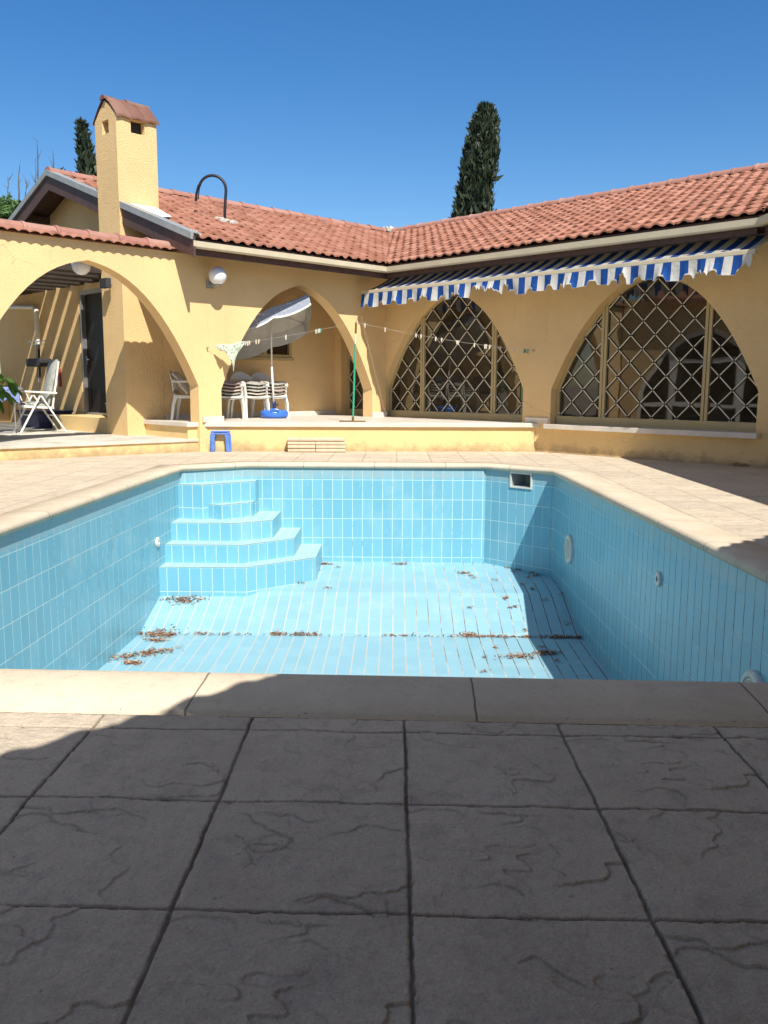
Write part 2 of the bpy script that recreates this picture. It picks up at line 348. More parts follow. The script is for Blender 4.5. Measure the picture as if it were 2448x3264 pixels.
# ------------------------------------------------------------------ mesh helpers
def setp(o, label=None, cat=None, group=None, kind=None):
    if label: o['label'] = label
    if cat: o['category'] = cat
    if group: o['group'] = group
    if kind: o['kind'] = kind
    return o
def thing(name, label, cat, loc=(0, 0, 0), rz=0, group=None):
    o = bpy.data.objects.new(name, None); COL.objects.link(o); o.location = loc; o.rotation_euler = (0, 0, rz)
    o.empty_display_size = .2
    return setp(o, label, cat, group)
def origin(p):
    v = Vector((0, 0, 0))
    while p is not None: v += p.location; p = p.parent
    return v

class MB:
    def __init__(self): self.v = []; self.f = []; self.uv = {}; self.r = []; self.mi = []; self.edge = None
    def face(self, pts, uv=None, r=None, mi=0):
        i = len(self.v); self.v += [tuple(p) for p in pts]; self.f.append(list(range(i, i+len(pts))))
        if uv: self.uv[len(self.f)-1] = uv
        self.r.append(random.random() if r is None else r); self.mi.append(mi)
    def grid(self, P, close_u=False, close_v=False, r=None, mi=0):
        """P[i][j] points; shared verts"""
        nu, nv = len(P), len(P[0]); i0 = len(self.v)
        for row in P: self.v += [tuple(p) for p in row]
        for i in range(nu if close_u else nu-1):
            for j in range(nv if close_v else nv-1):
                a, b = i, (i+1) % nu; c, d = j, (j+1) % nv
                self.f.append([i0+a*nv+c, i0+b*nv+c, i0+b*nv+d, i0+a*nv+d]); self.r.append(random.random() if r is None else r); self.mi.append(mi)
    def box(self, c, s, rot=None, mi=0, r=None):
        """box centred at c with full sizes s; rot is a 3x3 Matrix"""
        r = random.random() if r is None else r
        i = len(self.v)
        for x in (-.5, .5):
            for y in (-.5, .5):
                for z in (-.5, .5):
                    p = Vector((x*s[0], y*s[1], z*s[2]))
                    if rot is not None: p = rot @ p
                    self.v.append(tuple(Vector(c)+p))
        for q in ((0, 1, 3, 2), (4, 6, 7, 5), (0, 4, 5, 1), (2, 3, 7, 6), (0, 2, 6, 4), (1, 5, 7, 3)):
            self.f.append([i+k for k in q]); self.r.append(r); self.mi.append(mi)
    def bar(self, p, q, w, h, up=(0, 0, 1), mi=0):
        p, q = Vector(p), Vector(q); d = q-p; L = d.length
        if L < 1e-6: return
        x = d/L; up = Vector(up); y = up.cross(x)
        if y.length < 1e-4: y = Vector((0, 1, 0)).cross(x)
        y.normalize(); z = x.cross(y)
        self.box((p+q)/2, (L, w, h), Matrix((x, y, z)).transposed(), mi)
    def prism(self, front, back, mi=0):
        """two matching outlines of equal length"""
        n = len(front); i = len(self.v); r = random.random()
        self.v += [tuple(p) for p in front]+[tuple(p) for p in back]
        self.f.append(list(range(i, i+n))); self.f.append(list(range(i+2*n-1, i+n-1, -1)))
        for k in range(n): self.f.append([i+k, i+n+k, i+n+(k+1) % n, i+(k+1) % n])
        self.r += [r]*(n+2); self.mi += [mi]*(n+2)
    def poly(self, pts2, z0, z1, mi=0):
        self.prism([(x, y, z1) for x, y in pts2], [(x, y, z0) for x, y in pts2], mi)
    def tube(self, pts, rad, n=8, cap=True, mi=0):
        pts = [Vector(p) for p in pts]; rads = rad if isinstance(rad, (list, tuple)) else [rad]*len(pts)
        rings = []; ref = None
        for k, p in enumerate(pts):
            t = (pts[min(k+1, len(pts)-1)]-pts[max(k-1, 0)]).normalized()
            if ref is None: ref = t.orthogonal().normalized()
            ref = (ref-t*ref.dot(t))
            ref = ref.normalized() if ref.length > 1e-5 else t.orthogonal().normalized()
            b = t.cross(ref)
            rings.append([p+(ref*math.cos(2*PI*j/n)+b*math.sin(2*PI*j/n))*rads[k] for j in range(n)])
        i0 = len(self.v); self.grid(rings, close_v=True, r=random.random(), mi=mi)
        if cap:
            self.f.append([i0+j for j in range(n)][::-1]); self.r.append(.5); self.mi.append(mi)
            e = i0+(len(pts)-1)*n; self.f.append([e+j for j in range(n)]); self.r.append(.5); self.mi.append(mi)
    def lathe(self, prof, c=(0, 0, 0), n=20, axis=None, mi=0):
        """prof: (radius, height) pairs; axis: Matrix 3x3 turning z"""
        rings = []
        for r_, h in prof:
            ring = []
            for j in range(n):
                p = Vector((r_*math.cos(2*PI*j/n), r_*math.sin(2*PI*j/n), h))
                if axis is not None: p = axis @ p
                ring.append(Vector(c)+p)
            rings.append(ring)
        i0 = len(self.v); self.grid(rings, close_v=True, r=random.random(), mi=mi)
        self.f.append([i0+j for j in range(n)][::-1]); self.r.append(.5); self.mi.append(mi)
        e = i0+(len(prof)-1)*n; self.f.append([e+j for j in range(n)]); self.r.append(.5); self.mi.append(mi)
    def build(self, name, mats, parent=None, smooth=False, world=True, bevel=0, clip=None, recalc=True, sub=0):
        if not isinstance(mats, (list, tuple)): mats = [mats]
        off = origin(parent) if (parent is not None and world) else Vector((0, 0, 0))
        me = bpy.data.meshes.new(name)
        me.from_pydata([(x-off.x, y-off.y, z-off.z) for x, y, z in self.v], [], self.f)
        for m in mats: me.materials.append(M[m] if isinstance(m, str) else m)
        at = me.attributes.new('rnd', 'FLOAT', 'FACE'); at.data.foreach_set('value', np.array(self.r, dtype=np.float32))
        if any(self.mi): me.polygons.foreach_set('material_index', self.mi)
        if self.uv:
            ul = me.uv_layers.new(name='UVMap')
            for fi, uvs in self.uv.items():
                p = me.polygons[fi]
                for k, li in enumerate(p.loop_indices): ul.data[li].uv = uvs[k]
        if self.edge is not None:
            ea = me.attributes.new('edge', 'FLOAT', 'POINT'); ea.data.foreach_set('value', np.array(self.edge, dtype=np.float32))
        if recalc or clip or bevel:
            bm = bmesh.new(); bm.from_mesh(me)
            if clip:
                for co, no in clip:   # remove what lies on the side the normal points to
                    bmesh.ops.bisect_plane(bm, geom=bm.verts[:]+bm.edges[:]+bm.faces[:], dist=1e-5, plane_co=Vector(co)-off, plane_no=no, clear_outer=True)
            if recalc: bmesh.ops.recalc_face_normals(bm, faces=bm.faces[:])
            if bevel:
                bmesh.ops.bevel(bm, geom=[e for e in bm.edges if e.is_manifold and e.calc_face_angle(0) > .6], offset=bevel, segments=2, affect='EDGES', profile=.6)
            bm.to_mesh(me); bm.free()
        if smooth: me.polygons.foreach_set('use_smooth', [True]*len(me.polygons))
        me.update()
        o = bpy.data.objects.new(name, me); COL.objects.link(o)
        if parent is not None: o.parent = parent
        return o

def AB(a, b, z=0): return Vector(((a-b)/R2, (a+b)/R2, z))
EA, EB = Vector((1/R2, 1/R2, 0)), Vector((-1/R2, 1/R2, 0))
ROTAB = Matrix((EA, EB, Vector((0, 0, 1)))).transposed()
def abbox(mb, a0, a1, b0, b1, z0, z1, mi=0): mb.box(AB((a0+a1)/2, (b0+b1)/2, (z0+z1)/2), (a1-a0, b1-b0, z1-z0), ROTAB, mi)
def arch_h(t): t = min(1, abs(t)); return 1-(.18*t+.82*t**2.4)
def arch(c, hw, zb, zs, za, n=36):
    """outline of an opening from left foot over the top to the right foot (increasing coordinate)"""
    pts = [(c-hw, zb)]
    for i in range(n+1):
        t = -math.cos(PI*i/n); pts.append((c+hw*t, zs+(za-zs)*arch_h(t)))
    pts.append((c+hw, zb)); return pts

def sphere(mb, c, r, nu=18, nv=10, sx=1, sy=1, sz=1, v0=0, v1=1):
    mb.grid([[Vector(c)+Vector((sx*r*math.sin(PI*(v0+(v1-v0)*j/nv))*math.cos(2*PI*i/nu), sy*r*math.sin(PI*(v0+(v1-v0)*j/nv))*math.sin(2*PI*i/nu), sz*r*math.cos(PI*(v0+(v1-v0)*j/nv)))) for j in range(nv+1)] for i in range(nu)], close_u=True, r=.5)

# ================================================================== POOL
RIM = [(-3.08, 3.17), (-2.82, 11.30), (-2.02, 11.87), (1.27, 11.885), (2.09, 11.12), (2.27, 3.02)]
def offset(poly, d):
    n = len(poly); out = []
    for i in range(n):
        p0, p1, p2 = (Vector(poly[(i+k) % n]) for k in (-1, 0, 1))
        e1, e2 = (p1-p0).normalized(), (p2-p1).normalized()
        n1, n2 = Vector((-e1.y, e1.x)), Vector((-e2.y, e2.x))      # polygon runs clockwise: left side is outside
        m = (n1+n2).normalized(); out.append(tuple(p1+m*(d/m.dot(n1))))
    return out
def floor_z(y):
    pr = [(2.9, -1.72), (9.45, -1.72), (10.40, -1.44), (12.2, -1.35)]
    for (y0, z0), (y1, z1) in zip(pr, pr[1:]):
        if y <= y1: return z0+(z1-z0)*(y-y0)/(y1-y0)
    return pr[-1][1]
pool = thing('swimming_pool', 'empty swimming pool lined with light blue tiles and pale stone coping', 'swimming pool', (-.4, 7.5, 0))
mb = MB(); acc = 0
n = len(RIM)
for i in range(n):
    p, q = Vector(RIM[i]), Vector(RIM[(i+1) % n]); L = (q-p).length
    ys = sorted({0.0, 1.0} | {(yb-p.y)/(q.y-p.y) for yb in (9.45, 10.40) if abs(q.y-p.y) > 1 and 0 < (yb-p.y)/(q.y-p.y) < 1})
    def W_(u, z):
        c = p+(q-p)*(u/L); return (c.x, c.y, z), (acc+u, z)
    def quad(u0, u1, za0, za1, zb0, zb1):
        a, b, c, d = W_(u0, zb0), W_(u1, zb1), W_(u1, za1), W_(u0, za0)
        mb.face([a[0], b[0], c[0], d[0]], [a[1], b[1], c[1], d[1]])
    if i == 3:   # right chamfer with the skimmer mouth cut out
        u0, u1, z0, z1 = .435, .745, -.245, -.075
        fz = lambda u: floor_z((p+(q-p)*(u/L)).y)-.03
        quad(0, u0, 0, 0, fz(0), fz(u0)); quad(u1, L, 0, 0, fz(u1), fz(L))
        quad(u0, u1, 0, 0, z1, z1); quad(u0, u1, z0, z0, fz(u0), fz(u1))
        SK = (p, (q-p).normalized(), u0, u1, z0, z1)
    else:
        for t0, t1 in zip(ys, ys[1:]):
            quad(t0*L, t1*L, 0, 0, floor_z((p+(q-p)*t0).y)-.03, floor_z((p+(q-p)*t1).y)-.03)
    acc += L
mb.build('wall_tiling', 'pool_wall', pool, recalc=False)
mb = MB()
def xlr(y):
    def seg(a, b, y): t = (y-a[1])/(b[1]-a[1]); return a[0]+(b[0]-a[0])*t
    xl = seg(RIM[0], RIM[1], y) if y <= RIM[1][1] else seg(RIM[1], RIM[2], min(y, RIM[2][1]))
    xr = seg(RIM[5], RIM[4], y) if y <= RIM[4][1] else seg(RIM[4], RIM[3], min(y, RIM[3][1]))
    return xl-.01, xr+.01
lev = [3.0, 6.2, 9.45, 10.40, 11.12, 11.3, 11.88]; s = 0
for y0, y1 in zip(lev, lev[1:]):
    d = math.hypot(y1-y0, floor_z(y1)-floor_z(y0)); (a, b), (c, e) = xlr(y0), xlr(y1)
    mb.face([(a, y0, floor_z(y0)), (b, y0, floor_z(y0)), (e, y1, floor_z(y1)), (c, y1, floor_z(y1))], [(a, s), (b, s), (e, s+d), (c, s+d)])
    s += d
mb.build('floor_tiling', 'pool_floor', pool, recalc=False)
# coping with rounded nose
prof = [(.05, -.05), (-.02, -.05), (-.042, -.030), (-.046, -.006), (-.035, .014), (-.012, .024), (.03, .027), (.335, .012), (.345, -.03)]
mb = MB(); acc = 0; OFF = [offset(RIM, d) for d, z in prof]
for i in range(n):
    j = (i+1) % n; L = (Vector(RIM[j])-Vector(RIM[i])).length; m_ = max(1, int(L/.5))
    for t in range(m_):
        for k in range(len(prof)-1):
            def P(kk, tt):
                a, b = OFF[kk][i], OFF[kk][j]; return (a[0]+(b[0]-a[0])*tt, a[1]+(b[1]-a[1])*tt, prof[kk][1])
            t0, t1 = t/m_, (t+1)/m_
            ee = (Vector(RIM[j])-Vector(RIM[i])).normalized(); q4 = [P(k, t0), P(k, t1), P(k+1, t1), P(k+1, t0)]
            mb.face(q4, [(acc+(Vector(q[:2])-Vector(RIM[i])).dot(ee), q[2]) for q in q4], r=.5)
    acc += L
o = mb.build('coping', 'coping', pool, recalc=False)
bm = bmesh.new(); bm.from_mesh(o.data); bmesh.ops.remove_doubles(bm, verts=bm.verts[:], dist=1e-4); bmesh.ops.recalc_face_normals(bm, faces=bm.faces[:]); bm.to_mesh(o.data); bm.free()
for p_ in o.data.polygons: p_.use_smooth = True
mb = MB(); ri, ro = offset(RIM, .30), offset(RIM, .42)
for i in range(n):
    j = (i+1) % n; mb.face([(*ri[i], -.022), (*ri[j], -.022), (*ro[j], -.022), (*ro[i], -.022)])
mb.build('coping_joint', 'dark', pool, recalc=False)
# entry steps: five tiled steps in the far left corner
STEPS = [(-1.12, [(-2.9, 10.27), (-1.79, 10.27), (-1.0, 10.93), (-1.0, 11.9)]), (-.89, [(-2.9, 10.54), (-1.88, 10.52), (-1.29, 11.02), (-1.29, 11.9)]),
         (-.66, [(-2.9, 10.81), (-1.97, 10.80), (-1.57, 11.08), (-1.57, 11.9)]), (-.47, [(-2.49, 11.2), (-2.25, 11.10), (-1.885, 11.40), (-1.885, 11.9)]),
         (-.21, [(-2.9, 11.19), (-2.5, 11.12), (-1.875, 11.60), (-1.875, 11.9)])]
zb_ = [-1.5, -1.14, -.91, -.68, -.68]
for (z, fr), zl in zip(STEPS, zb_):
    mb = MB(); u = 0
    for a, b in zip(fr, fr[1:]):
        L = math.hypot(b[0]-a[0], b[1]-a[1])
        mb.face([(a[0], a[1], zl), (b[0], b[1], zl), (b[0], b[1], z), (a[0], a[1], z)], [(u, .3-(z-zl)), (u+L, .3-(z-zl)), (u+L, .3), (u, .3)])
        u += L
    top = fr+[(-2.02, 11.9), (-2.9, 11.33)]
    nose = [(x, y, z+.004) for x, y in top]
    mb.face(nose, [(x, y) for x, y in top], mi=1)
    mb.build('step', ['pool_step', 'pool_tread'], pool, recalc=False)
# skimmer
p, e, u0, u1, z0, z1 = SK; e3 = Vector((e.x, e.y, 0)); out = Vector((-e.y, e.x, 0))  # out of the pool
P3 = lambda u, d, z: Vector((p.x, p.y, 0))+e3*u+out*d+Vector((0, 0, z))
mb = MB()
bk = [P3(u0+.05, .25, z0+.01), P3(u1-.02, .25, z0+.01), P3(u1-.02, .25, z1), P3(u0+.05, .25, z1)]
ft = [P3(u0, 0, z0), P3(u1, 0, z0), P3(u1, 0, z1), P3(u0, 0, z1)]
for k in range(4): mb.face([ft[k], ft[(k+1) % 4], bk[(k+1) % 4], bk[k]])
mb.face(bk)
sk = mb.build('skimmer', 'metalgrey', pool, recalc=False)
mb = MB(); w = .022
for (ua, ub, za, zb) in ((u0-w, u1+w, z1, z1+w), (u0-w, u1+w, z0-w, z0), (u0-w, u0, z0, z1), (u1, u1+w, z0, z1)):
    c = P3((ua+ub)/2, -.006, (za+zb)/2); mb.box(c, (ub-ua, .016, zb-za), Matrix((e3, out, Vector((0, 0, 1)))).transposed())
mb.build('skimmer_frame', 'inletw', sk)
# wall fittings
def fitting(name, side, y, z, r, lamp):
    t = (y-3.05)/(11.2-3.05); x = (2.27+(2.09-2.27)*t) if side > 0 else (-3.08+(.26)*t)
    ax = Matrix(((0, 0, -side), (0, 1, 0), (side, 0, 0)))
    mb = MB()
    if lamp: mb.lathe([(r, -.005), (r, .022), (r*.93, .034), (r*.78, .034), (r*.74, .022), (r*.70, .028), (r*.3, .04), (.001, .042)], (x, y, z), 28, ax)
    else: mb.lathe([(r, -.005), (r, .014), (r*.85, .022), (r*.42, .022), (r*.36, .004), (.001, .002)], (x, y, z), 22, ax)
    o = mb.build(name, 'inletw', pool, smooth=False)
    if not lamp:
        mb = MB(); mb.lathe([(r*.34, .003), (r*.34, .012), (.001, .014)], (x, y, z), 14, ax); mb.build('nozzle', 'dark', o)
    else:
        mb = MB(); mb.lathe([(r*.68, .018), (r*.66, .034), (r*.4, .048), (.001, .05)], (x, y, z), 24, ax); mb.build('lens', 'cement', o)
fitting('underwater_light', 1, 10.17, -.84, .175, True); fitting('underwater_light', 1, 5.10, -.80, .175, True)
fitting('water_inlet', 1, 6.95, -.47, .062, False); fitting('water_inlet', -1, 10.22, -.80, .062, False)

# ================================================================== GROUND
def ring(name, inner, outer, z, mat):
    bm = bmesh.new(); es = []
    for poly in (inner, outer):
        vs = [bm.verts.new((x, y, z)) for x, y in poly]
        for k in range(len(vs)): es.append(bm.edges.new((vs[k], vs[(k+1) % len(vs)])))
    bmesh.ops.triangle_fill(bm, edges=es, use_beauty=True)
    for f_ in bm.faces:
        if f_.normal.z < 0: f_.normal_flip()
    me = bpy.data.meshes.new(name); bm.to_mesh(me); bm.free(); me.materials.append(M[mat])
    o = bpy.data.objects.new(name, me); COL.objects.link(o); o['kind'] = 'structure'; return o
HOLE = offset(RIM, .356)
OUT = [(-15, -9), (-15, 27), (15, 27), (15, -9)]
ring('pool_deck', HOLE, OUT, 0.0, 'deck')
ring('ground', OUT, [(-600, -600), (-600, 900), (600, 900), (600, -600)], -.004, 'dirt')

# the near slabs carry their stamped slate relief as real geometry
def near_slabs(x0=-1.46, x1=1.54, y0=1.18, y1=2.79, st=.0032):
    nx, ny = int((x1-x0)/st)+1, int((y1-y0)/st)+1
    X, Y = np.meshgrid(np.linspace(x0, x1, nx), np.linspace(y0, y1, ny), indexing='ij')
    H = np.zeros_like(X); D = np.zeros_like(X); g = np.random.default_rng(41)
    def vnoise(sc, seed):        # smooth value noise
        q = np.random.default_rng(seed); G = q.random((int((x1-x0)*sc)+4, int((y1-y0)*sc)+4))
        u, v = (X-x0)*sc, (Y-y0)*sc; i, j = u.astype(int), v.astype(int); a, b = u-i, v-j; a = a*a*(3-2*a); b = b*b*(3-2*b)
        return (G[i, j]*(1-a)+G[i+1, j]*a)*(1-b)+(G[i, j+1]*(1-a)+G[i+1, j+1]*a)*b-.5
    H += .0045*vnoise(5, 1)+.0022*vnoise(14, 2)+.0017*vnoise(40, 3)+.0013*vnoise(95, 4)+.0008*vnoise(150, 5)
    moulds = []
    for m_ in range(5):          # five stamp patterns, used again and again as in the place
        lines = []
        for _ in range(8):
            p = np.array([g.uniform(.0, .45), g.uniform(.03, .44)]); a = g.choice([.25, .6, -.2, 2.8, 3.3])+g.normal(0, .3); n_ = int(g.integers(22, 75)); P = [p]; turn = 0; a0 = a
            for k in range(n_):
                if g.random() < .10: turn = g.choice([-1, 1])*g.uniform(.25, .65)
                turn *= .66; a += turn+g.normal(0, .36)-.05*math.sin(a-a0); p = p+np.array([math.cos(a), .75*math.sin(a)])*g.uniform(.006, .014); P.append(p)
            lines.append((np.array(P), g.uniform(.0018, .0042), g.choice([-1, 1]), g.uniform(.025, .08)))
        moulds.append(lines)
    for ci in range(-3, 4):
        for ri in range(-1, 3):
            ax, ay = .04+.5*ci, 1.655+.475*ri
            m_ = (np.abs(X-ax-.25) <= .26) & (np.abs(Y+.02*X-ay-.2375) <= .25); 
            if not m_.any(): continue
            lx, ly = X[m_]-ax, Y[m_]+.02*X[m_]-ay
            if g.random() < .4: lx, ly = .5-lx, .475-ly
            hh = np.zeros_like(lx); dd = np.zeros_like(lx)
            for P, A, sg, fall in moulds[int(g.integers(0, 5))]:
                best = np.full_like(lx, 9.); side = np.zeros_like(lx); tt = np.zeros_like(lx); n_ = len(P)-1
                bb = (lx > P[:, 0].min()-.2) & (lx < P[:, 0].max()+.2) & (ly > P[:, 1].min()-.2) & (ly < P[:, 1].max()+.2)
                qx, qy = lx[bb], ly[bb]; B_ = best[bb]; S_ = side[bb]; T_ = tt[bb]
                for k in range(n_):
                    e = P[k+1]-P[k]; L2 = e @ e; rx, ry = qx-P[k][0], qy-P[k][1]; t = np.clip((rx*e[0]+ry*e[1])/L2, 0, 1)
                    d_ = np.hypot(rx-e[0]*t, ry-e[1]*t); w = d_ < B_; B_[w] = d_[w]; S_[w] = (e[0]*ry-e[1]*rx)[w]; T_[w] = (k+t[w])/n_
                tp = np.clip(np.sin(np.pi*T_)*1.6, 0, 1)
                hi = np.where(S_*sg > 0, 1.0, 0.0)
                hh[bb] += A*tp*hi*np.exp(-B_/fall); hh[bb] -= A*.5*tp*(1-hi)*np.exp(-B_/.012)
                dd[bb] = np.maximum(dd[bb], tp*(1-hi)*np.exp(-(B_/.0045)**2)*min(1, A/.003)); dd[bb] = np.maximum(dd[bb], .35*tp*hi*np.exp(-(B_/.003)**2))
            H[m_] += hh; D[m_] = np.maximum(D[m_], dd)
    nz = vnoise(70, 9); D *= np.clip(.75+1.1*vnoise(30, 10)+.6*nz, 0, 1)
    for _ in range(16):          # small pits
        cx, cy, r_ = g.uniform(x0, x1), g.uniform(y0, y1), g.uniform(.003, .007); e = np.exp(-((X-cx)**2+(Y-cy)**2)/r_**2); H -= .004*e; D = np.maximum(D, e)
    wob = .004*vnoise(9, 11)+.003*vnoise(45, 12)
    dx = np.abs(((X-.04+wob)/.5+.5) % 1-.5)*.5; dy = np.abs(((Y+.02*X+wob-1.655)/.475+.5) % 1-.5)*.475; dj = np.minimum(dx, dy)+.0022*nz
    ce = (3.0836-.028*X-.358)-Y; dj = np.minimum(dj, np.maximum(ce-.016, 0)+.0015*nz)
    J = np.clip((.0060-dj)/.0030, 0, 1); J = J*J*(3-2*J); ed = np.clip((.014-dj)/.012, 0, 1)
    H = H*(1-J)-.0055*J-.0016*ed**2
    V = np.stack([X, Y, .0085+H], -1).reshape(-1, 3)
    I = np.arange(nx*ny).reshape(nx, ny); F = np.stack([I[:-1, :-1], I[1:, :-1], I[1:, 1:], I[:-1, 1:]], -1).reshape(-1, 4)
    F = F[(Y < 3.0836-.028*X-.358).ravel()[F].all(1)]
    me = bpy.data.meshes.new('paving_slabs'); me.vertices.add(len(V)); me.vertices.foreach_set('co', V.ravel().astype(np.float32))
    me.loops.add(F.size); me.loops.foreach_set('vertex_index', F.ravel().astype(np.int32)); me.polygons.add(len(F))
    me.polygons.foreach_set('loop_start', np.arange(0, F.size, 4, dtype=np.int32)); me.polygons.foreach_set('use_smooth', np.ones(len(F), dtype=bool))
    for nm, arr in (('dirt', D), ('joint', J)):
        at = me.attributes.new(nm, 'FLOAT', 'POINT'); at.data.foreach_set('value', arr.ravel().astype(np.float32))
    me.update(calc_edges=True); me.materials.append(M['deck_near'])
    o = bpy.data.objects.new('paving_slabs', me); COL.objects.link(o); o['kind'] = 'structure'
near_slabs()
# dry leaves swept into the pool floor joints
mb = MB()
def flake(x, y, z, s):
    a = random.random()*PI; b = random.uniform(-.5, .5); e = Euler((b, random.uniform(-.4, .4), a)).to_matrix()
    l, w = s*random.uniform(.6, 1.4), s*random.uniform(.12, .35)
    mb.face([Vector((x, y, z))+e @ Vector(q) for q in ((-l, 0, 0), (0, -w, s*.15), (l, 0, 0), (0, w, s*.1))])
def litter(cx, cy, sx, sy, cnt, rot=0, s=.03):
    for _ in range(cnt):
        u, v = random.gauss(0, sx), random.gauss(0, sy)
        x, y = cx+u*math.cos(rot)-v*math.sin(rot), cy+u*math.sin(rot)+v*math.cos(rot)
        xl, xr = xlr(min(max(y, 3.1), 11.8)); x = min(max(x, xl+.03), xr-.03)
        flake(x, y, floor_z(y)+.006+abs(random.gauss(0, .010)), s)
litter(-2.55, 10.18, .13, .045, 160); litter(-2.62, 9.43, .10, .07, 190); litter(-2.60, 9.20, .06, .03, 60)
litter(-2.62, 8.72, .17, .05, 230, .55); litter(-2.64, 8.42, .05, .03, 60); litter(-2.4, 9.45, .5, .015, 80)
litter(-1.3, 9.47, .05, .02, 45); litter(-1.0, 9.46, .09, .02, 70); litter(.87, 9.47, .06, .025, 60); litter(1.3, 9.45, .3, .012, 90); litter(1.95, 9.44, .12, .02, 90)
litter(1.33, 8.75, .10, .035, 90, .2); litter(1.63, 8.87, .07, .03, 100); litter(1.2, 9.44, .9, .008, 60)
for _ in range(26): litter(random.uniform(.9, 2.1), random.uniform(8.2, 11.6), .02, .015, 7)
for _ in range(20): litter(random.uniform(-2.5, 2.0), random.uniform(10.5, 11.8) if random.random() < .5 else 9.46, .025, .012, 6)
litter(.10, 11.75, .05, .02, 30); litter(-.95, 11.72, .06, .02, 40); litter(.95, 11.3, .05, .015, 25)
setp(mb.build('leaf_litter', 'deadleaf', None, recalc=False), kind='stuff')

# terrace, veranda floor
mb = MB(); tp = [tuple(AB(7.70, 12.13)[:2]), tuple(AB(4.65, 12.48)[:2]), tuple(AB(.9, 12.9)[:2]), tuple(AB(.9, 20.6)[:2]), tuple(AB(7.76, 20.6)[:2])]
mb.poly(tp, .165, .21)
setp(mb.build('terrace_floor', 'cement', bevel=.008), kind='structure')
mb = MB(); c0 = Vector((sum(x for x, y in tp)/5, sum(y for x, y in tp)/5)); mb.poly([tuple(Vector(q)+(c0-Vector(q)).normalized()*.035) for q in tp], -.03, .168)
setp(mb.build('terrace_base', 'plinth'), kind='structure')
vp = [(-3.13, 14.02), (2.40, 14.375), tuple(AB(12.0, 8.50)[:2]), tuple(AB(12.0, 13.62)[:2]), tuple(AB(7.48, 13.62)[:2]), tuple(AB(7.48, 12.20)[:2]), tuple(AB(7.68, 12.12)[:2])]
mb = MB(); mb.poly(vp, .405, .475); setp(mb.build('veranda_floor', 'marble', bevel=.006), kind='structure')
mb = MB(); vq = [(-3.08, 14.07), (2.37, 14.43), tuple(AB(12.0, 8.54)[:2]), tuple(AB(12.0, 13.6)[:2]), tuple(AB(7.52, 13.6)[:2]), tuple(AB(7.52, 12.24)[:2]), tuple(AB(7.70, 12.16)[:2])]
mb.poly(vq, -.03, .407); setp(mb.build('veranda_base', 'plinth'), kind='structure')

# ================================================================== HOUSE
house = thing('house', 'yellow stucco house with red tiled roofs and arched openings around the pool', 'house', (0, 14, 0))
ZE = 3.25; SL = .345          # tile edge height and roof slope
EAVE_L, EAVE_R, RID_L, RID_R = 11.52, 11.30, 16.35, 16.10
def zL(b): return ZE+SL*(b-EAVE_L)
# --- arcade wall (plane b = 12.1)
A1 = arch(5.875, 1.775, -.05, 1.06, 2.84); A2 = arch(9.79, 1.71, -.05, 1.0, 2.80)
out = [(.75, -.05), (.75, 3.10), (11.87, 3.10), (11.87, -.05)]+A2[::-1]+A1[::-1]
mb = MB(); mb.prism([AB(a, 12.1, z) for a, z in out], [AB(a, 12.36, z) for a, z in out])
arcade = mb.build('arcade_wall', 'stucco', house)
# wall coping tiles on the free-standing part
def ridge_tiles(name, p0, p1, rad, seg, parent, mat='ridge', lift=0, flare=.015):
    p0, p1 = Vector(p0), Vector(p1); d = (p1-p0); L = d.length; d.normalize()
    side = Vector((0, 0, 1)).cross(d).normalized(); up = d.cross(side)*1.0
    if up.z < 0: up = -up
    mb = MB(); k = max(1, round(L/seg)); s = L/k
    for i in range(k):
        rows = []; q = random.uniform(-.006, .006)
        for t, rr in ((0, rad+flare), (.045, rad+flare), (.06, rad+.002), (s+.03, rad-.006)):
            c = p0+d*(i*s+t-.01)+up*(lift+q)
            rows.append([c+side*(rr*math.cos(a))+up*(rr*.85*math.sin(a)) for a in [PI*(j/9) for j in range(10)]])
        mb.grid(rows, r=random.random())
        mb.f.append([len(mb.v)-40+j for j in range(10)]); mb.r.append(mb.r[-1]); mb.mi.append(0)
    return mb.build(name, mat, parent, smooth=False, recalc=False)
ct = ridge_tiles('coping_ridge', AB(.75, 12.23, 3.16), AB(7.33, 12.23, 3.16), .135, .455, arcade)
mb = MB()
for sgn in (-1, 1):          # wavy lips of the tiles under the ridge pieces
    a = .75
    while a < 7.30:
        w = .152; rows = []
        for t, dz in ((0.0, .10), (.17, .045), (.20, .04), (.20, .02)):
            rows.append([AB(a+w*j/6, 12.23+sgn*(.05+t), 3.085+dz+.028*math.sin(PI*j/6)+random.uniform(-.002, .002)) for j in range(7)])
        mb.grid(rows, r=random.random()); a += w
mb.build('coping_tiles', 'roof', arcade, recalc=False)
# skirting on the piers
mb = MB(); abbox(mb, 7.70, 8.10, 12.065, 12.12, .476, .57); mb.build('skirting', 'marble', arcade)
mb = MB(); abbox(mb, 11.49, 11.86, 12.065, 12.12, .476, .57); mb.build('skirting', 'marble', arcade)
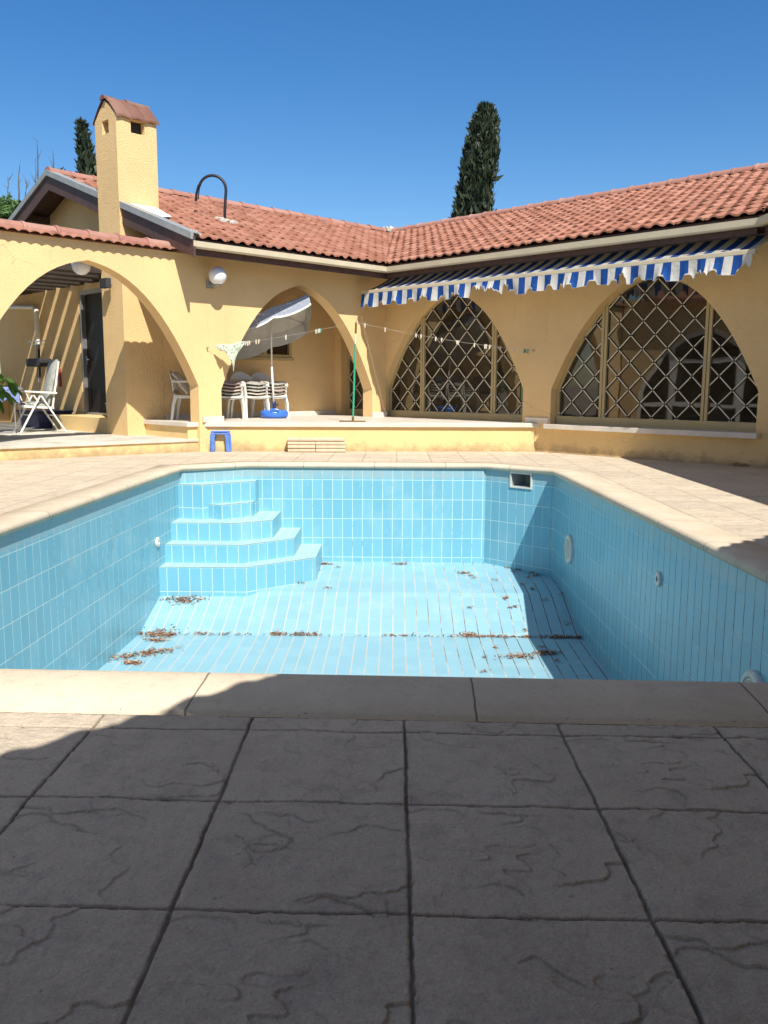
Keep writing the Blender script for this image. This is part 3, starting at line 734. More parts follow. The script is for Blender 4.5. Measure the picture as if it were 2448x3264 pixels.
# --- rear wing wall (plane a = 11.87)
W1, W2 = 10.50, 6.58
op1 = arch(W1, 1.68, .45, 1.03, 2.74); op2 = arch(W2, 1.68, .45, 1.03, 2.74)
out = [(4.60, .45), (4.60, 3.10), (13.7, 3.10), (13.7, .45), (13.42, .45), (13.42, 2.30), (12.50, 2.30), (12.50, .45)]+op1[::-1]+op2[::-1]
mb = MB(); mb.prism([AB(11.87, b, z) for b, z in out], [AB(12.12, b, z) for b, z in out])
rear = mb.build('wing_wall', 'stucco', house)
mb = MB(); abbox(mb, 11.872, 12.12, 4.6, 13.7, -.05, .45); mb.build('wing_wall_base', 'plinth', rear)
mb = MB(); abbox(mb, 11.84, 11.88, 8.28, 8.74, .476, .565); mb.build('skirting', 'marble', rear); mb = MB(); abbox(mb, 11.835, 11.88, 12.19, 12.45, .476, .565); mb.build('skirting', 'marble', rear)
def lattice_window(c, hw, mull, name_parent, shape, node, za=2.74, zs=1.03):
    """frame > pane, lattice, sill in plane a = 12.05"""
    inside = shape
    A = 12.05
    mb = MB()
    if hw:
        o1 = arch(c, hw+.01, .60, zs, za+.005, 30); i1 = [(c+(b-c)*(1-.045/hw), zs+(z-zs)*.975 if z > zs else z) for b, z in o1]
        for (p, q, p2, q2) in zip(o1, o1[1:], i1, i1[1:]):
            mb.prism([AB(A-.02, *p), AB(A-.02, *q), AB(A-.02, *q2), AB(A-.02, *p2)], [AB(A+.05, *p), AB(A+.05, *q), AB(A+.05, *q2), AB(A+.05, *p2)])
        abbox(mb, A-.04, A+.05, c-hw, c+hw, .47, .60)
    else:
        b0, b1, z1 = shape_rect
        for q in ((b0, b0+.06, .6, z1), (b1-.06, b1, .6, z1)): abbox(mb, A-.02, A+.05, *q)
        abbox(mb, A-.04, A+.05, b0, b1, .47, .60); abbox(mb, A-.018, A+.05, b0+.06, b1-.06, z1-.06, z1)
    for b in mull:
        zt = zs+(za-zs)*arch_h((b-c)/hw)-.01
        for d in (-.028, .028): abbox(mb, A-.03, A+.04, b+d-.022, b+d+.022, .60, zt)
    fr = mb.build('lattice_window', 'frame', name_parent)
    mb = MB()
    if hw: pts = arch(c, hw-.02, .55, zs, za-.02, 30)
    else: pts = [(b0+.03, .55), (b0+.03, z1-.03), (b1-.03, z1-.03), (b1-.03, .55)]
    mb.prism([AB(A+.012, b, z) for b, z in pts], [AB(A+.03, b, z) for b, z in pts]); mb.build('pane', 'glass', fr)
    # lattice
    nb, nz, db, dz = node
    cuts = sorted(mull) if mull else []
    lims = [-99]+cuts+[99]
    secs = [MB() for _ in range(len(lims)-1)]
    def ins(b, z):
        if z < .60: return False
        for m_ in mull:
            if abs(b-m_) < .052: return False
        return inside(b, z)
    for i in range(-12, 13):
        for j in range(-8, 12):
            b0_, z0_ = nb+(i+.5*(j % 2))*db, nz+j*dz
            for sg in (-1, 1):
                P, Q = Vector((b0_, z0_)), Vector((b0_+sg*db/2, z0_+dz)); d = (Q-P).normalized()
                K = 14; run = []
                for k in range(K+1):
                    p_ = P+d*.016+(Q-P-d*.032)*(k/K)
                    if ins(*p_): run.append(p_)
                    elif run: break
                if len(run) > 1: secs[sum(run[0][0] > c_ for c_ in cuts)].bar(AB(A-.012, *run[0]), AB(A-.012, *run[-1]), .013, .013, EA)
            if ins(b0_, z0_): abbox(secs[sum(b0_ > c_ for c_ in cuts)], A-.024, A-.003, b0_-.010, b0_+.010, z0_-.010, z0_+.010, 1)
    for q in secs: q.build('lattice', ['lattice', 'black'], fr)
    return fr
ar1 = lambda b, z: abs(b-W1) < 1.63 and z < 1.03+1.71*arch_h((b-W1)/1.65)-.03
ar2 = lambda b, z: abs(b-W2) < 1.63 and z < 1.03+1.71*arch_h((b-W2)/1.65)-.03
lattice_window(W1, 1.66, (11.285, 9.58), rear, ar1, (10.63, 1.20, .415, .213))
f2 = lattice_window(W2, 1.66, (7.405, 5.725), rear, ar2, (6.55, 1.035, .405, .205))
shape_rect = (12.51, 13.41, 2.29)
lattice_window(0, 0, (), rear, lambda b, z: 12.58 < b < 13.34 and z < 2.2, (12.95, .82, .40, .21))
mb = MB()
for b0, b1 in ((6.62, 8.30), (4.83, 6.615)): abbox(mb, 11.74, 12.03, b0, b1, .395, .472)
mb.build('sill', 'marble', f2, bevel=.005)
# --- veranda back wall, with its window
mb = MB()
for a0, a1, z0, z1 in ((7.9, 9.40, .47, 3.1), (10.72, 11.88, .47, 3.1), (9.40, 10.72, .47, 1.60), (9.40, 10.72, 2.30, 3.1)): abbox(mb, a0, a1, 13.6, 13.8, z0, z1)
back = mb.build('veranda_wall', 'stucco', house)
mb = MB(); abbox(mb, 7.92, 11.86, 13.575, 13.605, .476, .56); mb.build('skirting', 'marble', back)
mb = MB()
for q in ((9.40, 9.46, 1.60, 2.3), (10.66, 10.72, 1.60, 2.3), (9.46, 10.66, 1.60, 1.66), (9.46, 10.66, 2.24, 2.3), (10.03, 10.12, 1.66, 2.24)): abbox(mb, q[0], q[1], 13.575, 13.68, q[2], q[3])
wf = mb.build('window', 'frame', back)
mb = MB(); abbox(mb, 9.45, 10.67, 13.64, 13.655, 1.65, 2.25); mb.build('pane', 'glassdoor', wf)
mb = MB(); abbox(mb, 9.36, 10.76, 13.55, 13.615, 1.545, 1.60); mb.build('sill', 'frame', wf)
# --- gable wall (plane a = 7.75) with the door
zt = lambda b: min(zL(b), zL(2*RID_L-b))-.10
out = [(13.9, -.05), (13.9, zt(13.9)), (RID_L, zt(RID_L)), (20.6, zt(20.6)), (20.6, -.05), (16.45, -.05), (16.45, 2.86), (15.43, 2.86), (15.43, -.05)]
mb = MB(); mb.prism([AB(7.75, b, z) for b, z in out], [AB(7.97, b, z) for b, z in out]); gable = mb.build('gable_wall', 'rough', house)
mb = MB(); abbox(mb, 7.22, 7.78, 14.36, 16.72, .20, .485); mb.build('door_step', 'plinth', gable, bevel=.01)
mb = MB()
for q in ((15.43, 15.50), (16.38, 16.45)): abbox(mb, 7.76, 7.90, q[0], q[1], .485, 2.86)
abbox(mb, 7.76, 7.90, 15.5, 16.38, 2.78, 2.86); abbox(mb, 7.77, 7.89, 15.5, 16.38, .485, .53)
dr = mb.build('door', 'galv', gable)
mb = MB(); abbox(mb, 7.84, 7.88, 15.5, 16.38, .53, 1.75); abbox(mb, 7.83, 7.885, 16.26, 16.37, .54, 1.50, 0); mb.build('panel', 'darkdoor', dr)
mb = MB(); abbox(mb, 7.85, 7.875, 15.5, 16.38, 1.75, 2.78); mb.build('upper_dark_fill', 'darkdoor', dr)  # dark sheet standing in for the unlit interior behind the door
mb = MB(); mb.bar(AB(7.80, 16.30, 1.45), AB(7.80, 16.30, 1.62), .02, .02, EA); mb.bar(AB(7.80, 16.30, 1.55), AB(7.80, 16.20, 1.55), .02, .02); mb.build('handle', 'galv', dr)
# --- chimney
CA0, CA1, CB0, CB1 = 7.18, 7.91, 13.60, 14.33; CM = (CB0+CB1)/2
mb = MB()
zs_, zp = 5.41, 5.69
gb = [(CB0, .19), (CB1, .19), (CB1, zs_), (CM+.17, zp-.13), (CM, zp), (CM-.17, zp-.13), (CB0, zs_)]
# body up to the flue mouths, then four posts and two gables so that the mouths are real holes
abbox(mb, CA0, CA1, CB0, CB1, .19, 5.17)
h0, h1 = 5.17, 5.38
for a0, a1, b0, b1 in ((CA0, CA0+.26, CB0, CB0+.12), (CA1-.22, CA1, CB0, CB0+.12), (CA0, CA0+.26, CB1-.12, CB1), (CA1-.22, CA1, CB1-.12, CB1)): abbox(mb, a0, a1, b0, b1, h0, h1)
for a0, a1 in ((CA0, CA0+.12), (CA1-.12, CA1)):
    for b0, b1 in ((CB0+.12, CM-.11), (CM+.11, CB1-.12)): abbox(mb, a0, a1, b0, b1, h0, h1)
g2 = [(CB0, h1), (CB1, h1), (CB1, zs_), (CM+.16, zp-.11), (CM, zp), (CM-.16, zp-.11), (CB0, zs_)]
mb.prism([AB(CA0, b, z) for b, z in g2], [AB(CA1, b, z) for b, z in g2])
chim = mb.build('chimney', 'rough', house)
mb = MB(); abbox(mb, CA0+.13, CA1-.13, CB0+.13, CB1-.13, 5.171, 5.379); mb.build('flue', 'black', chim)
mb = MB()
for sg in (-1, 1):
    for i in range(3):
        a0 = CA0-.015+i*.26; rows = []
        for b_, z_ in ((0, zp+.06), (.17, zp-.05), (.20, zp-.075), (.36, zs_+.05), (.415, zs_-.01), (.415, zs_-.045)):
            rows.append([AB(a0+.26*j/6, CM+sg*b_, z_+.022*math.sin(PI*j/6)+random.uniform(-.006, .006)) for j in range(7)])
        mb.grid(rows, r=random.random())
mb.build('chimney_cap', 'capstone', chim, recalc=False)
ridge_tiles('chimney_ridge', AB(CA0-.03, CM, zp+.015), AB(CA1+.05, CM, zp+.015), .07, .45, chim, 'capstone')
# --- roofs
def tile_roof(name, o, along, up, s0, s1, rows, slope, clip, parent, mat='roof', w=.205, e=.322):
    """o: point on the eave line; along/up: horizontal unit vectors"""
    mb = MB(); k = int((s1-s0)/w)+1
    cl = [-.5, -.38, -.25, -.1, .05, .2, .36, .5]
    def hgt(u): return .037*max(0, math.cos((u+.12)*PI/.66))**1.0 if abs(u+.12) < .33 else (.008 if u > .42 else 0)
    for r in range(rows):
        sh = (r % 2)*.5*w
        for c in range(-1, k+1):
            sc = s0+(c+.5)*w+sh; j = random.uniform(-.007, .007); jt = random.uniform(-.012, .012); rr = random.random(); tilt = random.uniform(-.012, .012)
            pr = []
            for t, lift in ((r*e+jt, .012), (r*e+jt, .040), (r*e+e+.03, .006)):
                pr.append([o+along*(sc+u*w*1.0)+up*t+Vector((0, 0, slope*t+lift+hgt(u)+j+tilt*u)) for u in cl])
            mb.grid(pr, r=rr)
            mb.face([pr[1][-1], pr[0][-1], pr[2][-1]], r=rr)
    return mb.build(name, mat, parent, clip=clip, recalc=False)
Z0 = Vector((0, 0, 1))
vo = AB(EAVE_R, EAVE_L, 0)                      # eave corner
roofL = tile_roof('roof', AB(0, EAVE_L, ZE), EA, EB, 7.25, 16.9, 15, SL,
                  [(vo, (EA-EB).normalized()), (AB(7.25, 12), -EA), (AB(8, RID_L+.02), EB)], house)
EX = 4.62                                       # eave of the side wing (runs along -y)
yc = R2*EAVE_R-EX                               # its corner with the rear wing's eave
# rear wing: valley against the arcade wing on one side, against the side wing on the other
nX = Vector((1, 0, 0)); n2_ = (nX-EA)           # a-eave > x-eave keeps the tile
roofR = tile_roof('roof', AB(EAVE_R, 0, ZE), EB, EA, 0.0, 16.9, 15, SL,
                  [(vo, (EB-EA).normalized()), (Vector((EX, yc, 0)), n2_.normalized()), (AB(RID_R+.02, 8), EA)], house)
roofS = tile_roof('roof', Vector((EX, 0, ZE)), Vector((0, 1, 0)), nX, 4.4, 16.5, 15, SL,
                  [(Vector((EX, yc, 0)), -n2_.normalized()), (Vector((EX+4.85, 3, 0)), nX), (Vector((EX, 4.4, 0)), Vector((0, -1, 0)))], house)
# fourth wing, behind the camera: its tiled eave throws the shade on the near slabs
EC = .37; ZC = 2.55
roofC = tile_roof('roof', AB(0, EC, ZC), EA, -EB, -5.0, 8.5, 4, SL, [(AB(-5.0, 0), -EA)], house)
mb = MB()
mb.prism([AB(-5.0, EC-.05, ZC-.03), AB(8.5, EC-.05, ZC-.03), AB(8.5, EC-5, ZC-.03+SL*4.95), AB(-5, EC-5, ZC-.03+SL*4.95)],
         [AB(-5.0, EC-.05, ZC-.09), AB(8.5, EC-.05, ZC-.09), AB(8.5, EC-5, ZC-.09+SL*4.95), AB(-5, EC-5, ZC-.09+SL*4.95)]); mb.build('roof_deck', 'wood', roofC)
# timber deck under the tiles and rear slopes
mb = MB()
def slab(q, th=.06): mb.prism([Vector(p) for p in q], [Vector(p)-Vector((0, 0, th)) for p in q])
d_ = -.02
tl = lambda a, b: AB(a, b, zL(b)+d_)
tr = lambda a, b: AB(a, b, ZE+SL*(a-EAVE_R)+d_)
kk = RID_L-EAVE_L
slab([tl(7.27, EAVE_L+.06), tl(EAVE_R+.06, EAVE_L+.06), tl(EAVE_R+kk, RID_L), tl(7.27, RID_L)])
slab([AB(7.27, RID_L+.01, zL(RID_L)+d_), AB(20, RID_L+.01, zL(RID_L)+d_), AB(20, 21.2, zL(EAVE_L)+d_), AB(7.27, 21.2, zL(EAVE_L)+d_)])
kr = RID_R-EAVE_R; tq = kr  # along the side-wing valley a-eave == x-eave
vq_ = Vector((EX, yc, 0)); vdir = Vector((0, 1, 0))
def on_valley(h): # point where both eave distances are h
    x = EX+h; a = EAVE_R+h; y = R2*a-x; return Vector((x, y, ZE+SL*h+d_))
slab([tr(EAVE_R+.06, EAVE_L+.06), on_valley(.06), on_valley(kr), tr(RID_R, EAVE_L+kr)])
slab([tr(RID_R+.01, EAVE_L+kr)+Vector((0, 0, 0)), on_valley(kr+.01), on_valley(kr)+Vector((3, 3, -1.7)), AB(21, EAVE_L+kr, 3.2)])
slab([Vector((EX+.06, 4.4, ZE+SL*.06+d_)), on_valley(.06), on_valley(kr), Vector((EX+kr, 4.4, ZE+SL*kr+d_))])
mb.build('roof_deck', 'wood', roofL)
ridge_tiles('ridge', AB(7.22, RID_L, zL(RID_L)+.02), AB(EAVE_R+kk+.1, RID_L, zL(RID_L)+.02), .125, .42, roofL)
pr_ = on_valley(kr); ridge_tiles('ridge', AB(RID_R, 16.5, ZE+SL*kr+.02), Vector((pr_.x, pr_.y, ZE+SL*kr+.02)), .125, .42, roofR)
mb = MB()  # mortar at the ridge junction
for _ in range(14): mb.box(AB(RID_R+random.uniform(-.15, .1), RID_L+random.uniform(-.15, .1), zL(RID_L)+.06+random.uniform(-.03, .05)), (.14, .12, .08), Euler((random.random(), random.random(), random.random())).to_matrix())
mb.build('ridge_mortar', 'concrete', roofR)
# barge boards on the gable: brown board with a grey metal strip
mb = MB(); mg = MB()
for b0, b1, s_ in ((EAVE_L-.05, RID_L, 1), (RID_L, 21.25, -1)):
    z0_, z1_ = (zL(b0)+.03, zL(RID_L)+.03) if s_ > 0 else (zL(RID_L)+.03, zL(2*RID_L-b1)+.03)
    q = [(b0, z0_-.30), (b1, z1_-.30), (b1, z1_), (b0, z0_)]
    mb.prism([AB(7.225, *p) for p in q], [AB(7.265, *p) for p in q])
    q = [(b0, z0_-.045), (b1, z1_-.045), (b1, z1_+.045), (b0, z0_+.045)]
    mg.prism([AB(7.185, *p) for p in q], [AB(7.235, *p) for p in q])
    q = [(b0, z0_+.045), (b1, z1_+.045), (b1, z1_+.056), (b0, z0_+.056)]
    mg.prism([AB(7.185, *p) for p in q], [AB(7.36, *p) for p in q])
bb = mb.build('barge_board', 'wood', roofL); mg.build('flashing', 'metalgrey', bb)
for b_ in (13.0, 14.8, 17.6, 19.2):     # purlin ends under the verge
    mb = MB(); zz = zt(b_)-.02; abbox(mb, 7.27, 7.80, b_-.05, b_+.05, zz-.12, zz); mb.build('purlin', 'wood', roofL)
mb = MB()  # flashing sheet beside the chimney
q = [(7.24, 13.15), (7.24, 13.58), (7.84, 13.58), (7.66, 12.78), (7.42, 12.62), (7.24, 12.78)]
mb.prism([AB(a, b, zL(b)+.085) for a, b in q], [AB(a, b, zL(b)+.075) for a, b in q]); mb.build('flashing_sheet', 'whitesheet', roofL)
mb = MB()
for _ in range(10): mb.box(AB(7.30+random.uniform(-.06, .22), EAVE_L+.12+random.uniform(-.1, .1), zL(EAVE_L)+.07+random.uniform(-.02, .02)), (.10, .07, .05), Euler((random.random(), random.random(), random.random())).to_matrix())
mb.build('verge_mortar', 'concrete', roofL)
# soffits, fascias, gutters
mb = MB(); abbox(mb, 7.25, 11.86, EAVE_L+.10, 13.62, 3.10, 3.14); abbox(mb, EAVE_R+.10, 11.9, 4.4, EAVE_L+.10, 3.10, 3.14)
mb.poly([(EX+.10, 4.4), (EX+.10, yc), (5.3, yc+.6), (5.3, 4.4)], 3.10, 3.14); mb.build('soffit', 'wood', house)
mb = MB(); abbox(mb, 7.25, EAVE_R+.10, EAVE_L+.06, EAVE_L+.10, 3.01, 3.22); abbox(mb, EAVE_R+.06, EAVE_R+.10, 4.85, EAVE_L+.06, 3.02, 3.22)
mb.box((EX+.08, (yc+4.4)/2, 3.105), (.04, yc-4.4+.02, .23)); mb.build('fascia', 'wood', house)
mb = MB(); gp = [(.05, 3.195), (.05, 3.12), (.035, 3.10), (-.03, 3.10), (-.05, 3.12), (-.056, 3.20), (-.044, 3.20), (-.038, 3.126), (-.026, 3.112), (.03, 3.112), (.04, 3.126), (.04, 3.195)]
path_corners = [AB(7.23, EAVE_L, 0), AB(EAVE_R, EAVE_L, 0), Vector((EX, yc, 0)), Vector((EX, 4.4, 0))]
rows = []
for i, c in enumerate(path_corners):
    d0 = (c-path_corners[i-1]).normalized() if i else None; d1 = (path_corners[i+1]-c).normalized() if i < 3 else None
    ds = [d for d in (d0, d1) if d is not None]; ns = [Vector((-d.y, d.x, 0)) for d in ds]      # left of travel = towards the house
    m_ = sum(ns, Vector()).normalized(); m_ = m_/m_.dot(ns[0]); rows.append([c+m_*x+Vector((0, 0, z)) for x, z in gp])
mb.grid(rows, close_v=True); i0 = 0; mb.face(rows[0]); mb.face(rows[-1]); mb.build('gutter', 'gutter', house)
# --- side wing (right edge of the picture) and the two wings that only show as shade and reflections
mb = MB(); mb.prism([(5.07, 11.72, -.05), (5.07, 11.72, 3.1), (5.07, 4.4, 3.1), (5.07, 4.4, -.05)], [(5.31, 11.95, -.05), (5.31, 11.95, 3.1), (5.31, 4.4, 3.1), (5.31, 4.4, -.05)])
mb.build('side_wall', 'stucco', house)
A4 = arch(.0, 1.9, -.05, 1.0, 2.6, 20); out = [(-5, -.05), (-5, 2.80), (8.4, 2.80), (8.4, -.05)]+A4[::-1]
mb = MB(); mb.prism([AB(a, -.62, z) for a, z in out], [AB(a, -.87, z) for a, z in out]); mb.build('porch_wall', 'stucco', house)
mb = MB(); abbox(mb, -5, 8.4, -3.4, -3.2, -.05, 3.6); mb.build('porch_back_wall', 'stucco', house)
PX, PC = -5.95, 8.85
LW = arch(PC, 1.80, -.05, .95, 2.58, 24); out = [(1.5, -.05), (1.5, 3.3), (11.1, 3.3), (11.1, -.05)]+LW[::-1]
mb = MB(); mb.prism([(PX, y, z) for y, z in out], [(PX-.25, y, z) for y, z in out]); lw = mb.build('pavilion_wall', 'stucco', house)
mb = MB(); fo = arch(PC, 1.80, 0, .95, 2.58, 24); fi = [(PC+(y-PC)*.93, .95+(z-.95)*.93 if z > .95 else z) for y, z in fo]
for (p, q, p2, q2) in zip(fo, fo[1:], fi, fi[1:]): mb.prism([(PX-.08, *v) for v in (p, q, q2, p2)], [(PX-.16, *v) for v in (p, q, q2, p2)])
for y0, y1, z0, z1 in ((-.98, -.86, 0, 2.2), (-.05, .05, 0, 2.48), (.86, .98, 0, 2.2), (-.86, -.05, 1.72, 1.83), (.05, .86, 1.72, 1.83), (-1.7, -.98, .55, .65), (.98, 1.7, .55, .65), (-.86, -.05, .55, .66), (.05, .86, .55, .66), (-.86, -.78, .66, 1.72), (.78, .86, .66, 1.72)):
    mb.box((PX-.12, PC+(y0+y1)/2, (z0+z1)/2), (.07, y1-y0, z1-z0))
wfr = mb.build('arched_window', 'whitemetal', lw)
mb = MB(); mb.prism([(PX-.15, y, z) for y, z in fo], [(PX-.17, y, z) for y, z in fo]); mb.build('pane', 'glassdoor', wfr)
mb = MB(); mb.prism([(PX+.4, 1.2, 3.3), (PX+.4, 10.6, 3.3), (PX-3.5, 10.6, 4.6), (PX-3.5, 1.2, 4.6)], [(PX+.4, 1.2, 3.2), (PX+.4, 10.6, 3.2), (PX-3.5, 10.6, 4.5), (PX-3.5, 1.2, 4.5)]); mb.build('pavilion_roof', 'roof', lw)

# ================================================================== LAMPS AND FIXTURES
lamp = thing('wall_lamp', 'round white globe lamp on the yellow wall between the two arches', 'wall lamp', AB(7.93, 12.1, 2.74))
mb = MB(); sphere(mb, AB(7.90, 11.86, 2.78), .142, 24, 14); mb.build('globe', 'globe', lamp, smooth=True)
mb = MB(); abbox(mb, 7.84, 7.96, 12.06, 12.102, 2.60, 2.72); mb.tube([AB(7.90, 12.07, 2.66), AB(7.90, 11.95, 2.64), AB(7.90, 11.87, 2.65)], .022, 8); mb.lathe([(.055, 0), (.06, .02), (.05, .035)], AB(7.90, 11.86, 2.625), 14)
mb.build('bracket', 'metalgrey', lamp)
dl = thing('ceiling_lamp', 'white dome lamp hanging under the dark beams in the left arch', 'lamp', AB(6.06, 12.72, 2.9))
mb = MB(); mb.lathe([(.005, -.16), (.06, -.15), (.115, -.105), (.135, -.04), (.137, .02), (.05, .03)], AB(6.06, 12.72, 2.86), 20); mb.build('shade', 'globe', dl, smooth=True)
mb = MB(); mb.lathe([(.06, .03), (.06, .06), (.012, .07), (.012, .16)], AB(6.06, 12.72, 2.86), 12); mb.build('holder', 'metalgrey', dl)
fl = thing('floodlight', 'small dark floodlight fixed near the top of the chimney column', 'floodlight', AB(7.18, 13.98, 2.74))
mb = MB(); abbox(mb, 7.02, 7.12, 13.86, 14.08, 2.68, 2.84); mb.build('housing', 'dark', fl, bevel=.008)
mb = MB(); mb.tube([AB(7.18, 13.97, 2.76), AB(7.10, 13.97, 2.76)], .02, 8); mb.build('bracket', 'metalgrey', fl)
# roof cable hook
mast = thing('roof_cable_mast', 'black hooked cable mast rising from the left roof slope', 'cable mast', (-3.07, 16.06, 3.98))
def arcpts(c, r, a0, a1, n, y): return [(c[0]+r*math.cos(a0+(a1-a0)*i/n), y, c[1]+r*math.sin(a0+(a1-a0)*i/n)) for i in range(n+1)]
mb = MB(); hook = [(-3.075, 16.06, 3.9), (-3.06, 16.06, 4.2), (-3.035, 16.06, 4.5)]+arcpts((-3.275, 4.53), .24, 0, PI*.93, 16, 16.06)
mb.tube(hook, .026, 8); mb.build('pipe', 'rubber', mast, smooth=True)
mb = MB(); e_ = Vector(hook[-1])
for k in range(5):
    d = Vector((random.uniform(-.03, .03), random.uniform(-.03, .03), 0)); mb.tube([Vector(hook[-2])+d*.5, e_+d, e_+d*1.6+Vector((-.02, 0, -.12)), e_+d*1.8+Vector((-.03, 0, -.20-random.random()*.07))], .011, 6)
mb.build('cable_end', 'rubber', mast)
mb = MB()
for _ in range(16): x, y = random.uniform(-.14, .2), random.uniform(-.14, .12); b_ = (y+16.06-(x-3.07))/R2; mb.box((-3.07+x, 16.06+y, zL(b_)+.055), (.13, .09, .05), Euler((random.uniform(-.3, .3), random.uniform(-.3, .3), random.random()*3)).to_matrix())
mb.build('mortar_patch', 'concrete', mast)

# ================================================================== AWNING
aw = thing('awning', 'blue and white striped awning with a torn valance over the lattice windows', 'awning', AB(11.85, 8.2, 2.95))
B0, B1, AF = 4.74, 11.96, 11.12
mb = MB(); abbox(mb, AF-.045, AF+.045, B0-.01, B1, 2.735, 2.800); mb.build('front_bar', 'gutter', aw, bevel=.01)
mb = MB(); NU, NV = 120, 6; rows = []
for i in range(NU+1):
    b = B0+.03+(B1-B0-.06)*i/NU
    rows.append([AB(AF+.02+.66*j/NV, b, 2.79+.295*j/NV-.02*math.sin(PI*j/NV)-.006*math.sin(b*9)*math.sin(PI*j/NV)) for j in range(NV+1)])
mb.grid(rows)
for i in range(NU):
    for j in range(NV):
        u0, u1 = (B1-B0)*i/NU, (B1-B0)*(i+1)/NU; mb.uv[i*NV+j] = [(u0, j/NV), (u1, j/NV), (u1, (j+1)/NV), (u0, (j+1)/NV)]
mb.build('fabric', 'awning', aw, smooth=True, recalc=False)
mb = MB(); mb.tube([AB(11.80, B0, 3.06), AB(11.80, B1, 3.06)], .035, 10); mb.build('roller', 'metalgrey', aw)
for b in (B0+.35, 8.3, B1-.35):
    mb = MB(); mb.bar(AB(11.80, b, 2.93), AB(11.40, b+.22, 2.85), .03, .04); mb.bar(AB(11.40, b+.22, 2.85), AB(AF, b, 2.79), .03, .04); mb.build('arm', 'gutter', aw)
mb = MB(); abbox(mb, 11.70, 11.87, B0-.12, B0+.02, 2.93, 3.08); mb.build('bracket', 'gutter', aw)
# valance: scalloped, frayed and torn in places
mb = MB(); NU, NV = 590, 10; rows = []; mb.edge = []
tears = [(9.15, .20, .14), (8.62, .05, .17), (6.55, .06, .20), (9.72, .05, .10), (5.42, .10, .07), (7.55, .05, .09), (10.4, .05, .05), (8.95, .28, .07), (6.2, .12, .03), (4.8, .10, .10)]
for i in range(NU+1):
    b = B0+.02+(B1-B0-.04)*i/NU; u = (B1-b)
    ph = (u/.363) % 1.0                                       # scallop: broad tab and narrow notch
    notch = max(0, 1-abs(ph-.5)/.20)
    L = .235-.065*min(1, notch*1.9)**.6+.012*math.sin(u*7.3)+.010*math.sin(u*2.1+1)+random.uniform(-.003, .003)
    for tb, tw, td in tears:
        if abs(b-tb) < tw: L -= td*(1-(abs(b-tb)/tw)**6)*(.8+.35*math.sin(b*61)*math.sin(b*23))+random.uniform(-.010, .010)
    L = max(.06, L); row = []
    wav = .018*math.sin(u*8.6+.6*math.sin(u*2.3))+.010*math.sin(u*21+1.3)
    for j in range(NV+1):
        t = j/NV; row.append(AB(AF-.047-.01*t-wav*t*1.3-.03*t*t*math.sin(u*1.7)**2, b+.012*t*math.sin(u*4.7), 2.737-L*t)); mb.edge.append(t if L*(1-t) < .02 or t > .99 else 0)
    rows.append(row)
mb.grid(rows)
for i in range(NU):
    for j in range(NV):
        u0, u1 = (B1-B0)*i/NU, (B1-B0)*(i+1)/NU; mb.uv[i*NV+j] = [(u0, j/NV), (u1, j/NV), (u1, (j+1)/NV), (u0, (j+1)/NV)]
mb.build('valance', 'valance', aw, smooth=True, recalc=False)

# ================================================================== PERGOLA, FITTINGS BEHIND THE LEFT ARCH
pg = thing('pergola', 'dark wooden pergola beams over the terrace behind the left arch', 'pergola', AB(5.8, 16, 3.0))
b = 14.45
random.seed(11)
while b < 20:
    mb = MB(); mb.bar(AB(3.6, b, 3.06+random.uniform(-.01, .01)), AB(7.74, b, 3.06), .30 if b < 17.8 else .50, .20); mb.build('beam', 'beam', pg); b += .62
mb = MB(); mb.bar(AB(3.75, 12.4, 2.93), AB(3.75, 20.2, 2.93), .12, .10); mb.build('beam', 'beam', pg)
for b in (12.55, 19.8):
    mb = MB(); mb.bar(AB(3.75, b, .2), AB(3.75, b, 2.9), .12, .12); mb.build('post', 'beam', pg)
mb = MB(); abbox(mb, 1.0, 7.74, 20.2, 20.42, -.03, 1.13); lwl = mb.build('garden_wall', 'stucco', None)
setp(lwl, 'low plastered garden wall closing the far side of the terrace', 'wall', None, 'thing')
mb = MB(); abbox(mb, 1.0, 7.73, 20.16, 20.46, 1.13, 1.18); mb.build('wall_cap', 'stone', lwl, world=False)
dp = thing('downpipe', 'white downpipe with an elbow on the gable wall behind the folding chair', 'downpipe', AB(7.7, 18.2, 1.5))
mb = MB(); mb.tube([AB(7.66, 19.6, 2.74), AB(7.66, 18.3, 2.65), AB(7.66, 18.22, 2.58), AB(7.66, 18.24, 1.9)], .045, 10); mb.build('pipe', 'whitemetal', dp)
mb = MB(); mb.tube([AB(7.66, 18.24, 1.9), AB(7.66, 18.26, 1.2)], .04, 10); mb.build('lower_pipe', 'beam', dp)
rk = thing('pole_rack', 'metal rack with a crossbar and dark tray behind the folding chair', 'rack', AB(7.35, 17.55, .21))
mb = MB(); mb.bar(AB(7.35, 17.15, 1.92), AB(7.35, 17.95, 1.92), .02, .02); mb.bar(AB(7.35, 17.2, 1.86), AB(7.35, 17.9, 1.86), .015, .015); mb.build('crossbar', 'galv', rk)
mb = MB(); mb.tube([AB(7.35, 17.55, .21), AB(7.35, 17.55, 1.92)], .014, 8); mb.bar(AB(7.15, 17.55, .22), AB(7.6, 17.55, .22), .03, .02); mb.bar(AB(7.35, 17.3, .225), AB(7.35, 17.8, .225), .03, .02); mb.build('stem', 'galv', rk)
mb = MB(); abbox(mb, 7.25, 7.5, 17.22, 17.9, 1.42, 1.58); mb.build('tray', 'dark', rk, bevel=.02)
tm = MB(); abbox(tm, 7.71, 7.752, 17.38, 17.46, 1.02, 1.38); tm.box(AB(7.70, 17.42, 1.40), (.05, .05, .09)); th_ = tm.build('thermometer', 'thermo'); setp(th_, 'small red thermometer hanging on the yellow gable wall by the door', 'thermometer')
